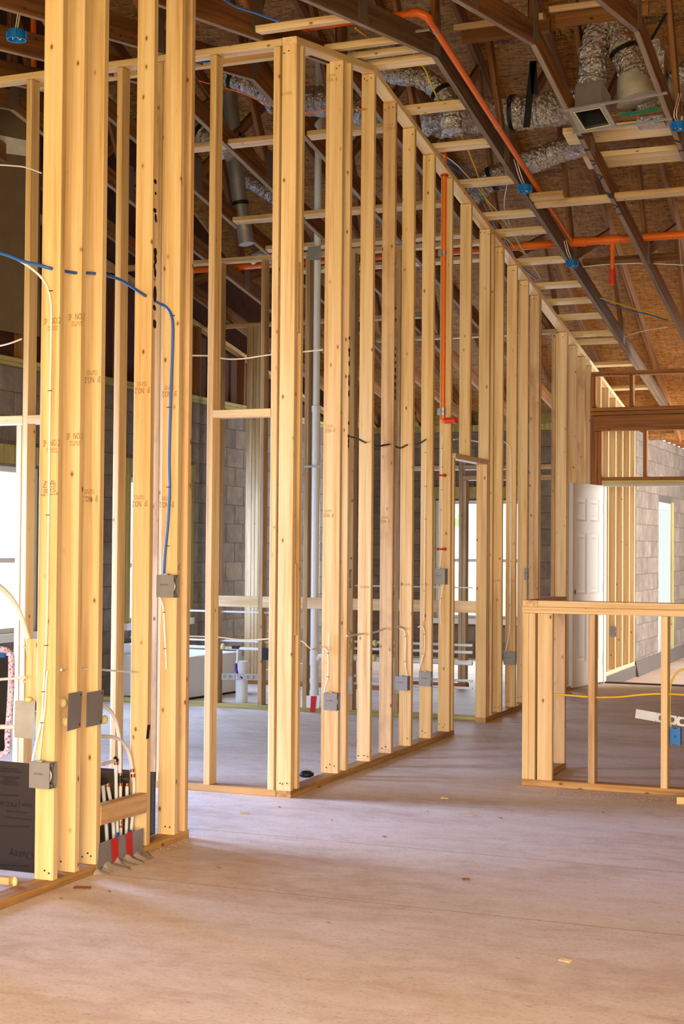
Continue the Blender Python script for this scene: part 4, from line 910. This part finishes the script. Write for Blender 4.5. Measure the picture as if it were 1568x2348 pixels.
# foam around pipes behind the plates
for i, (x, y, l) in enumerate(((145, 1612, 'yellow foam lump left of the narrow steel plate'), (152, 1655, 'small yellow foam lump under the narrow steel plate'), (212, 1672, 'yellow foam lump under the darker steel plate'), (239, 1650, 'yellow foam lump right of the darker steel plate'), (66, 1604, 'yellow foam above the pale steel plate'))):
    c = at(x, y, 0, WX-.03); meta(MB().blob(c, (.016, 0, 0), (0, .018, 0), (0, 0, .02 if i != 4 else .012), 9, 6).build('foam_lump', M['foam'], None), l, 'foam', 'yellow foam lumps')
# liner
YL = at(40, 1998, 2, 0.02).y
ln = thing('shower_liner', (-3.6, YL, 0), 'black shower liner sheet with printed Spanish lines behind the near studs', 'liner')
q = [Vector((at(-60, 1900, 1, YL).x, YL, .02)), Vector((-3.43, YL, .02)), Vector((-3.43, YL, at(70, 1751, 1, YL).z)), Vector((at(-60, 1735, 1, YL).x, YL, at(0, 1744, 1, YL).z))]
m_l, nt, nd, bs = newmat('black_liner'); bs.inputs['Base Color'].default_value = srgb(44, 36, 40); bs.inputs['Roughness'].default_value = .32
bump(nt, noise(nt, coords(nt, (1.5, 1, 1.5)), 1.2, 1), bs, .12, .03); M['liner'] = m_l
MB().quad(q, .004, (0, 1, 0)).build('front_sheet', M['liner'], ln)
XL = WX-SD-.02; z0 = at(232, 1764, 0, XL).z; z1 = at(350, 1772, 0, XL).z; y0 = at(215, 1764, 0, XL).y; y1 = at(357, 1772, 0, XL).y
MB().quad([(XL, y0, .03), (XL, y1, .03), (XL, y1, z1), (XL, y0, z0)], .004, (-1, 0, 0)).quad([(XL, y1, .03), (XL-.5, y1, .03), (XL-.5, y1, z1), (XL, y1, z1)], .004, (0, -1, 0)).build('side_sheet', M['liner'], ln)
inkl = plain('liner_print', srgb(10, 8, 9), .6)
for x, y, s, sz in ((34, 1845, 'uses | PVC de', .030), (22, 1766, 'CÓDIGO NACIONAL\nCÓDIGO INTER', .013), (22, 1790, 'CODE NATIONAL\nCODE INTERN\nNATIONAL\nINTERNATIONAL', .012), (38, 1862, 'resistente al moho', .014), (40, 1877, 'es conforme a la norma', .014), (48, 1960, 'Oatey', .05)):
    text(ln, s, at(x, y, 1, YL-.002), (-1, 0, 0), (0, 0, -1), sz, inkl, 'liner_print')
b = MB()
for x0, x1, y in ((-20, 41, 1822), (-40, 66, 1893), (-40, 64, 1983)): p0, p1 = at(x0, y, 1, YL-.0015), at(x1, y+3, 1, YL-.0015); b.quad([p0-ZP*.003, p1-ZP*.003, p1+ZP*.003, p0+ZP*.003], .001, (0, 1, 0))
meta(b.build('printed_rules', inkl, ln), kind='stuff')
p = at(15, 2028, 2, .04); o = board('wood_strip', None, (p.x-.4, p.y+.02, .055), (p.x+.02, p.y, .055), .03, .03, (0, 1, 0), M['pine2']); meta(o, 'short wood strip lying before the black liner at the left edge', 'wood strip')
p = at(34, 2022, 2, .05); meta(MB().blob(p, (.012, 0, 0), (0, .012, 0), (0, 0, .022), 8, 5).build('foam_lump', M['foam'], None), 'cream foam drip at the foot of the first near stud', 'foam', 'yellow foam lumps')
# left edge fittings
t = thing('valve_guard', at(72, 1610, 1, 5.14), 'cream valve guard box with pegs beside the first near stud', 'valve box')
q = A(5.14, (61, 1465), (92, 1465), (88, 1609), (58, 1608)); MB().quad(q[::-1], .02, (0, 1, 0)).build('guard', M['pale'], t)
for y in (1484, 1563): p = at(54, y, 1, 5.15); MB().tube([p, p+Vector((.04, 0, 0))], .006, 8).build('peg', M['pale'], t)
cable('water_pipe', A(5.16, (-30, 1332), (0, 1346), (28, 1375), (48, 1412), (60, 1450), (66, 1480), (66, 1590)), .011, 'pex', 'thick cream pipe arching from the left edge into the valve guard', None, cat='pipe')
cable('water_pipe', A(5.1, (-30, 1560), (0, 1558), (60, 1553)), .006, 'pex', 'thin cream pipe running into the valve guard', None, cat='pipe')
cable('water_pipe', A(5.1, (-30, 1667), (0, 1667), (40, 1667)), .010, 'pex', 'cream pipe running behind the pale steel plate', None, cat='pipe')
t = thing('wrapped_panel', at(0, 1720, 1, 6.3), 'black glass panel in a speckled pink moving wrap at the left edge', 'panel')
m_w, nt, nd, bs = newmat('speckled_wrap'); vo = N(nt, 'ShaderNodeTexVoronoi'); nt.links.new(coords(nt), vo.inputs['Vector']); vo.inputs['Scale'].default_value = 120
sx = N(nt, 'ShaderNodeSeparateColor'); nt.links.new(vo.outputs['Color'], sx.inputs[0]); nt.links.new(ramp(nt, sx.outputs[0], [(.3, srgb(236, 226, 230)), (.6, srgb(206, 190, 206)), (.75, srgb(186, 50, 90)), (.92, srgb(224, 216, 230))]), bs.inputs['Base Color']); bs.inputs['Roughness'].default_value = .9
q = A(6.3, (-70, 1500), (21, 1503), (10, 1722), (-70, 1722)); MB().quad(q[::-1], .04, (0, 1, 0)).build('glass_panel', plain('black_glass', srgb(8, 8, 12), .12), t)
MB().tube(spline(A(6.31, (-70, 1490), (0, 1490), (18, 1494), (26, 1512), (24, 1600), (18, 1680), (10, 1728), (-70, 1730)), 6), .017, 8).build('padded_wrap', m_w, t)
MB().tube(A(6.285, (-70, 1503), (12, 1503)), .012, 8).build('blue_rail', M['bluecable'], t)
# drywall sheet hung at the upper left
q = A(9.4, (-90, 172), (90, 208), (90, 772), (-90, 742)); o = MB().quad(q[::-1], .015, (0, 1, 0)).build('drywall_sheet', plain('brown_drywall', srgb(98, 76, 52), .9, 0, 120, .3, .1), None); meta(o, 'brown drywall sheet hung high at the left edge with a joint patch', 'drywall')
q = A(9.397, (-90, 292), (60, 322), (60, 358), (-90, 338)); MB().quad(q[::-1], .003, (0, -1, 0)).build('joint_compound', M['plaster'], o)
# black lump by the corner post
p = at(702, 1778, 2, .04); meta(MB().blob(p+ZP*.008, (.05, 0, 0), (0, .05, 0), (0, 0, .022), 9, 5).build('plastic_scrap', M['black'], None), 'crumpled black plastic on the bottom plate beside the corner post', 'scrap')
# ------------------------------------------------------------------ plumbing behind
def pipe_x(y, x0, x1, r, mat, label, Y=Y4+.045, cat='pipe', pre=0):
    z = at((x0+x1)/2, y, 1, Y).z; a, b_ = at(x0, y, 1, Y).x, at(x1, y, 1, Y).x
    return meta(MB().tube([(a, Y, z), (b_, Y, z)], r, 10).build('water_pipe', M[mat], None), label, cat, 'white pipes of the plumbing wall')
pipe_x(1401, 300, 640, .009, 'pvc', 'white pipe just under the pale rail of the plumbing wall'); pipe_x(1468, 300, 680, .009, 'pvc', 'thin white pipe of the plumbing wall, middle of three')
o = pipe_x(1484, 300, 640, .014, 'pvc', 'thick white pipe of the plumbing wall with a tee over the purple elbow')
p = at(545, 1485, 1, Y4+.045); MB().tube([p-XP*.05, p+XP*.02], .017, 10).build('tee_fitting', M['inkdark'], o); MB().tube([p, at(544, 1520, 1, Y4+.045)], .010, 10).build('stub', M['pvc'], o)
meta(MB().tube(spline(A(Y4+.03, (541, 1521), (542, 1537), (547, 1550), (555, 1556)), 6), .012, 9).build('elbow_pipe', M['purple'], None), 'purple elbow hanging under the white tee', 'pipe')
for i, (y, r) in enumerate(((1345, .006), (1475, .011), (1491, .012), (1515, .02), (1555, .011), (1572, .011))): pipe_x(y, 790, 1083, r, 'pvc', '%s white pipe from the top between studs right of the drain' % ORD[i])
strap('steel_bracket', at(508, 1551, 1, Y4+.01), at(602, 1553, 1, Y4+.01), .055, 0, 7, 'punched steel strap in front of the white cylinder', M['steel'])
p = at(547, 1612, 2, 0); t = thing('pipe_stub', (p.x, p.y+.06, 0), 'fat white plastic cylinder standing behind the green sill', 'pipe'); zt = at(547, 1518, 1, p.y).z
MB().tube([(p.x, p.y+.06, 0), (p.x, p.y+.06, zt)], .054, 20).build('cylinder', M['pvc'], t); MB().tube([(p.x, p.y+.06, zt-.03), (p.x, p.y+.06, zt+.004)], .0565, 20).build('cap', M['pvc'], t)
Xd_ = at(722, 1300, 1, Y4+.045).x; t = thing('drain_pipe', (Xd_, Y4+.045, 0), 'tall white drain pipe beside the corner post, running up into the roof', 'pipe')
zc, zb = at(722, 938, 1, Y4+.045).z, at(714, 1600, 1, Y4+.045).z
MB().tube([(Xd_, Y4+.045, zb), (Xd_, Y4+.045, zc)], .036, 16).build('lower_pipe', M['pvc'], t); MB().tube([(Xd_, Y4+.045, zc), (Xd_, Y4+.045, 5.5)], .030, 16).build('upper_pipe', M['pvc'], t)
for y, h in ((938, .05), (1508, .12), (1560, .04), (1590, .06)): z = at(716, y, 1, Y4+.045).z; MB().tube([(Xd_, Y4+.045, z-h/2), (Xd_, Y4+.045, z+h/2)], .041, 16).build('coupling', M['pvc'], t)
z = at(716, 1522, 1, Y4+.045).z; MB().tube(spline([(Xd_, Y4+.045, z+.02), (Xd_+.05, Y4+.045, z+.06), (Xd_+.09, Y4+.045, z+.07), (Xd_+.5, Y4+.045, z+.07)], 5), .027, 12).build('branch', M['pvc'], t)
z = at(716, 1070, 1, Y4).z; MB().box((Xd_-.09, Y4-.003, z-.008), (Xd_+.07, Y4+.001, z+.010)).build('pipe_strap', M['steel'], t)
plate([(706, 566), (736, 563), (736, 596), (703, 597)], 'dark steel plate high on the plumbing wall over the drain pipe', Y=Y4-.004, nailsat=())
gp = plate([(690, 1595), (733, 1595), (730, 1633), (688, 1632)], 'white guard plate at the drain foot with red tape', Y=at(710, 1633, 2, 0).y, mat='pvc', nailsat=())
MB().quad(A(at(710, 1633, 2, 0).y-.004, (713, 1596), (726, 1596), (722, 1634), (711, 1634)), .0015, (0, -1, 0)).build('tape_strip', M['redtape'], gp)
for i, (x, y) in enumerate(((511, 1482), (799, 1480), (858, 1508), (860, 1475), (800, 1455))):
    c = at(x, y, 1, Y4-.005); meta(MB().blob(c, (.022, 0, 0), (0, .02, 0), (0, 0, .03), 9, 6).build('foam_lump', M['foam'], None), '%s foam lump from the left on the plumbing wall studs' % ORD[i], 'foam', 'yellow foam lumps')
c = at(608, 1500, 1, Y4-.005); meta(MB().box(c+Vector((-.03, 0, -.05)), c+Vector((.03, .05, .05))).build('device_box', M['black'], None), 'black box on the plumbing wall stud left of the corner post', 'electrical box')
for i, x in enumerate((803, 912)): plate([(x-5, 1551), (x+5, 1551), (x+5, 1591), (x-5, 1591)], 'bluish nail plate on plumbing wall stud, %s' % ('left of two', 'right of two')[i], Y=Y4-.003, nailsat=())
# bathtub
b0, b1 = at(425, 1606, 2, 0), at(542, 1589, 2, 0); u = (b1-b0).normalized(); n = Vector((-u.y, u.x, 0)); n = n if n.y > 0 else -n
t = thing('bathtub', (b0+b1)/2, 'white bathtub standing behind the plumbing wall', 'bathtub'); zt = at(440, 1508, 1, b0.y).z; o0 = b0-u*.12
b = MB(); P = lambda a, d, z: o0+u*a+n*d+ZP*z; L = 1.0; Wd = .66
ro = [(0, 0), (L, 0), (L, Wd), (0, Wd)]; lv = [[P(a, d, 0.02) for a, d in ro], [P(a, d, zt) for a, d in ro], [P(min(max(a, .09), L-.09), min(max(d, .09), Wd-.09), zt) for a, d in ro], [P(min(max(a, .2), L-.2), min(max(d, .17), Wd-.17), .08) for a, d in ro]]
vs = [v for r_ in lv for v in r_]; b.add(vs, [(4*k+i, 4*k+(i+1) % 4, 4*k+4+(i+1) % 4, 4*k+4+i) for k in range(3) for i in range(4)]+[(12, 13, 14, 15)]); b.build('tub_shell', plain('white_enamel', srgb(232, 232, 228), .25), t)
MB().quad([P(.02, .02, 0), P(L-.02, .02, 0), P(L-.02, .02, .03), P(.02, .02, .03)], .01, n).build('toe_shadow', M['black'], t)  # black strip painted in as the shadow under the apron
MB().quad([P(0, Wd+.01, zt), P(L, Wd+.01, zt), P(L, Wd+.01, zt+.1), P(0, Wd+.01, zt+.1)], .01, n).build('back_flange', M['pvc'], t)
# ------------------------------------------------------------------ silver ducts and register
def duct(name, pts, r, label, bands=(), n=26, bandmat='black', mat='foil', sub=9):
    S = spline(pts, sub); random.seed(len(label)); foil = mat == 'foil'
    # resample to even rings, then crumple the skin
    out = [S[0]]; step = .016 if foil else .012
    for a, c in zip(S[:-1], S[1:]):
        L = (c-a).length; kk = max(1, round(L/step)); out += [a+(c-a)*((i+1)/kk) for i in range(kk)]
    R = [r*(1+(.035*math.sin(i*1.15)+.05*(random.random()-.5) if foil else .02*(i % 3 == 0))) for i in range(len(out))]
    b = MB(); b.tube(out, r, n, rs=R, smooth=not foil)
    if foil:
        for i, p in enumerate(out):
            for kx in range(n):
                v = Vector(b.v[i*n+kx]); d = (v-p).normalized(); b.v[i*n+kx] = tuple(v+d*r*random.uniform(-.06, .06))
    o = b.build(name, M[mat], None, origin=tuple(S[0])); meta(o, label, 'duct', 'flexible silver ducts' if foil else None)
    for f in bands:
        i = int(f*(len(S)-2)); d = (S[i+1]-S[i]).normalized(); MB().tube([S[i]-d*.016, S[i]+d*.016], r*1.09, n).build('strap_band', M[bandmat], o)
    return o
duct('flex_duct', A(10.45, (930, 278), (1010, 277), (1100, 265), (1200, 258), (1300, 243), (1390, 225)), .128, 'fat silver duct lying across the trusses behind the orange branch pipe', (.57,))
duct('flex_duct', A(9.5, (800, 120), (850, 145), (905, 168), (960, 178), (1000, 200), (1030, 245), (1035, 300)), .072, 'silver duct bending down over the ceiling boards near the ridge', (.75,))
duct('flex_duct', A(10.6, (620, 225), (700, 232), (760, 235), (820, 255), (880, 285)), .115, 'silver duct seen between the long wall studs beside the corner post', (.6,))
duct('flex_duct', A(9.9, (505, 170), (545, 185), (590, 205), (640, 240), (670, 262)), .075, 'silver duct seen between cross wall stud and corner post', (.2,))
duct('flex_duct', A(11.3, (1060, 470), (1105, 425), (1160, 395), (1220, 370), (1285, 345), (1345, 328)), .095, 'lower silver duct behind the upper blue box', (.3,))
duct('flex_duct', A(10.2, (400, 285), (445, 300), (480, 320), (530, 345)), .09, 'silver duct left of the lone cross wall stud', (.5,))
duct('flex_duct', A(11.6, (560, 410), (595, 430), (640, 460)), .06, 'small silver duct in the dark left of the corner post', ())
duct('spiral_duct', A(11.0, (526, 215), (535, 300), (545, 420), (556, 500), (565, 560)), .065, 'dark spiral steel duct standing in the dark behind the cross wall', (.3, .66), mat='steel')
duct('flex_duct', A(11.9, (575, 595), (600, 585), (640, 600)), .05, 'short silver duct under the orange pipe behind the cross wall', ())
e = duct('flex_duct', A(9.92, (1350, 215), (1358, 175), (1358, 120), (1368, 72), (1385, 52)) + A(10.0, (1408, 75), (1430, 115), (1445, 150), (1455, 185)), .098, 'tall silver duct arching over the air register', (.78,), 30)
duct('flex_duct', A(10.3, (1540, 190), (1565, 175), (1600, 160)), .09, 'silver duct end at the right edge beside the white collar', ())
# plenum box with round collar right of the arch
p = at(1462, 215, 1, 10.05); t = thing('plenum', p, 'white duct board plenum with a round collar under the silver arch', 'plenum')
MB().tube(A(10.0, (1447, 175), (1462, 230)), .125, 22, rs=[.10, .15]).build('collar', M['plaster'], t)
MB().box(p+Vector((-.02, .06, -.20)), p+Vector((.17, .30, .30))).build('box_body', M['foil'], t)
p = at(1540, 190, 1, 10.3); t = thing('plenum', p, 'foil faced plenum at the right edge with a white collar', 'plenum')
MB().box(p+Vector((-.16, -.02, -.10)), p+Vector((-.08, .25, .32))).build('box_body', M['foil'], t); MB().tube([p+Vector((-.08, .1, 0)), p+Vector((.05, .1, 0))], .11, 20).build('collar', M['plaster'], t)
# air register boot hung on two rails
rt = thing('air_register', atc(1355, 275), 'square air register boot on two steel rails under the trusses', 'air register')
for a, c in (((1294, 255), (1530, 215)), ((1313, 308), (1541, 273))):
    p0, p1 = atc(*a, -.004), atc(*c, -.004); d = (p1-p0).normalized(); s = d.cross(ZP).normalized()*.012
    MB().quad([p0-s, p1-s, p1+s, p0+s], .012, ZP).build('rail', M['steel'], rt)
oq = [atc(*p, -.002) for p in ((1303, 253), (1385, 239), (1413, 290), (1328, 304))]; iq = [atc(*p, -.002) for p in ((1318, 258), (1375, 248), (1397, 285), (1342, 296))]
n = (oq[1]-oq[0]).cross(oq[3]-oq[0]).normalized(); n = n if n.z > 0 else -n
b = MB()
for i in range(4): j = (i+1) % 4; b.quad([oq[i], oq[j], iq[j], iq[i]], .012, n)
b.build('frame', M['steel'], rt)
b = MB(); ce = sum(iq, Vector())/4; gq = [q+(ce-q)*-.10 for q in iq]
for i in range(4): j = (i+1) % 4; b.quad([gq[i]-n*.001, gq[j]-n*.001, iq[j]-n*.001, iq[i]-n*.001], .001, -n)
b.build('gasket', M['foam'], rt)
b = MB(); h = .20
for i in range(4): j = (i+1) % 4; b.quad([iq[i], iq[j], iq[j]+n*h, iq[i]+n*h], .004, (ce-(iq[i]+iq[j])/2).normalized()*-1)
b.quad([q+n*h for q in iq], .004, n); b.build('boot', M['steel'], rt)
b = MB(); jq = [q+(ce-q)*.03+n*.012 for q in iq]
for i in range(4): j = (i+1) % 4; b.quad([jq[i], jq[j], jq[j]+n*.17, jq[i]+n*.17], .001, (ce-(iq[i]+iq[j])/2).normalized())
b.build('boot_shade', M['blackhole'], rt)  # black skin added to paint the shade inside the boot
MB().quad([q+n*.19+(ce-q)*.15 for q in iq], .002, n).build('shaded_damper', M['blackhole'], rt)  # blackened to imitate shade deep in the boot
for a, c, l in (((1222, 140), (1207, 292), 'black hanging strap around the fat silver duct'), ((1222, 140), (1226, 215), 'black strap tail beside the fat silver duct')):
    p0, p1 = at(*a, 1, 10.30), at(*c, 1, 10.30); MBq = MB().quad([p0-XP*.025, p1-XP*.025, p1+XP*.025, p0+XP*.025], .004, (0, 1, 0)); meta(MBq.build('hanging_strap', M['black'], None), l, 'strap')
p0, p1 = at(1528, 30, 1, 9.7), at(1492, 92, 1, 9.9); meta(MB().quad([p0-XP*.012, p1-XP*.012, p1+XP*.012, p0+XP*.012], .003, (0, 1, 0)).build('hanging_strap', M['black'], None), 'loose black strap near the upper right corner', 'strap')
# green tape edge and OSB strip beside the register
p0, p1 = atc(1417, 268, .02), atc(1512, 254, .02); o = MB().quad([p0, p1, p1+ZP*.022, p0+ZP*.022], .004, (0, 1, 0)).build('tape_edge', plain('green_tape', srgb(10, 110, 84), .5), None); meta(o, 'green tape edge beside the air register', 'tape')
q0, q1 = atc(1440, 258, .19), atc(1440, 375, .19)
o = MB().box((TX[1]+.02, q0.y-.02, q0.z-.02), (TX[2]+.02, q1.y, q0.z)).build('osb_sheet', M['osb'], None); meta(o, 'OSB sheet lying above the wide planks', 'OSB sheet')
# print on the roof sheathing
for px, py, s, sz in ((1292, 76, 'MILL 394', .10), (1268, 92, 'EXPOSURE 1', .06), (1125, 95, '2 RAFTERS / PLUMB\nPANEL SPACING', .05), (1185, 92, 'RECOMMENDED\nAPPLICATION', .045), (1535, 42, 'STRENGTH AXIS\nTHIS DIRECTION', .06), (1500, 462, 'RATED SHEATHING', .05), (1270, 395, 'EXPOSURE 1', .05)):
    d = _r*((px-784)/FPX)+_u*((1174-py)/FPX)+_f; k = SL; tt = (ZR-.004+k*8.64-H)/(d.z+k*d.y); P0 = CAM+d*tt
    text(ceil_, s, P0, (1, 0, 0), Vector((0, -1, SL)), sz, M['inkdark'], 'sheathing_print')
# ------------------------------------------------------------------ floor litter and outside
lm = meta(plain('brown_scrap', srgb(110, 66, 40), .9), None) if False else M['web']
chips = [(188, 2036, .035, 'web', 'brown curled scrap on the floor near the foot of the near wall'), (560, 1865, .022, 'dust', 'pale sawdust clump on the floor in the hallway opening'),
         (1075, 1869, .02, 'dust', 'pale smear of dust on the floor left of the half wall'), (1296, 2203, .022, 'pale', 'single pale wood chip on the bare floor at the lower right'), (1068, 2017, .016, 'web', 'small dark scrap alone in the middle of the floor'),
         (1020, 1830, .022, 'pale', 'thin pale splinter on the floor beyond the lit band'), (728, 1805, .02, 'web', 'dark bark scrap against the long wall bottom plate')]
for i, (x, y, s, mt, l) in enumerate(chips):
    p = at(x, y, 2, .002); a = random.uniform(-.5, .5); b = MB().obox(p+ZP*.002, Vector((math.cos(a)*s, math.sin(a)*s, 0)), Vector((-math.sin(a)*s*.35, math.cos(a)*s*.35, .002)), (0, 0, .0015))
    meta(b.build('wood_chip', M[mt], None), l, 'wood chip', 'scraps on the floor')
b = MB(); random.seed(5)
for x, y, s in ((250, 2044, .010), (140, 2060, .010), (880, 1918, .014), (1146, 1875, .012), (1382, 1862, .015), (753, 2116, .008), (500, 1990, .010), (640, 1850, .008), (980, 1860, .007), (760, 1880, .006)):
    p = at(x, y, 2, .002); a = random.random()*3; b.obox(p, .7*Vector((math.cos(a)*s, math.sin(a)*s, 0)), Vector((-math.sin(a)*s*.4, math.cos(a)*s*.4, 0)), (0, 0, .002))
meta(b.build('floor_litter', M['crack'], None), 'tiny dark crumbs scattered on the concrete floor', 'litter', None, 'stuff')
random.seed(11); b = MB()
for i in range(300):
    if i < 190: x = random.uniform(1200, 1560); y = 1803+(x-1200)*.085+abs(random.gauss(0, 7))
    else: x = random.uniform(230, 430); y = 1995-(x-230)*.38+abs(random.gauss(0, 8))
    p = at(x, y, 2, .001); s = random.uniform(.0015, .0042); a = random.random()*6; b.quad([p+Vector((math.cos(a+k)*s*(1 if k % 2 else .5), math.sin(a+k)*s, 0)) for k in (0, 1.5, 3.1, 4.6)], .002, ZP)
meta(b.build('sawdust', M['dust'], None), 'scattered sawdust along the foot of the walls', 'sawdust', None, 'stuff')
for i, (x, y, s, l) in enumerate(((-14, 9, 2.2, 'leafy tree outside the left window'), (-17, 12.5, 2.6, 'leafy tree outside the second left window'), (-12, 30, 3.0, 'leafy tree far outside the back window'))):
    t = thing('tree', (x, y, -.32), l, 'tree'); MB().tube([(x, y, -.32), (x+.1, y, 1.0), (x, y+.1, 2.2)], .14, 8, rs=[.16, .12, .08]).build('trunk', M['web'], t); random.seed(i); b = MB()
    for k in range(260):
        v = Vector((random.gauss(0, 1), random.gauss(0, 1), random.gauss(0, .8))).normalized()*s*random.uniform(.5, 1); c = Vector((x, y, 2.0+s*.5))+v; a = Vector((random.gauss(0, 1), random.gauss(0, 1), random.gauss(0, 1))).normalized()*.2; d = a.cross(ZP).normalized()*.14
        b.add([c-a, c+d, c+a, c-d], [(0, 1, 2, 3)])
    meta(b.build('foliage', M['leaf'], t), kind='stuff')

# ------------------------------------------------------------------ lettering as real flat meshes
bpy.context.view_layer.update(); dg = bpy.context.evaluated_depsgraph_get()
for o in [o for o in SC.objects if o.type == 'FONT']:
    me = bpy.data.meshes.new_from_object(o.evaluated_get(dg)); nm = o.name; n = bpy.data.objects.new('print', me); COL.objects.link(n)
    n.parent = o.parent; n.location = o.location; n.rotation_euler = o.rotation_euler; n.scale = o.scale; bpy.data.objects.remove(o); n.name = nm; n['kind'] = 'stuff'
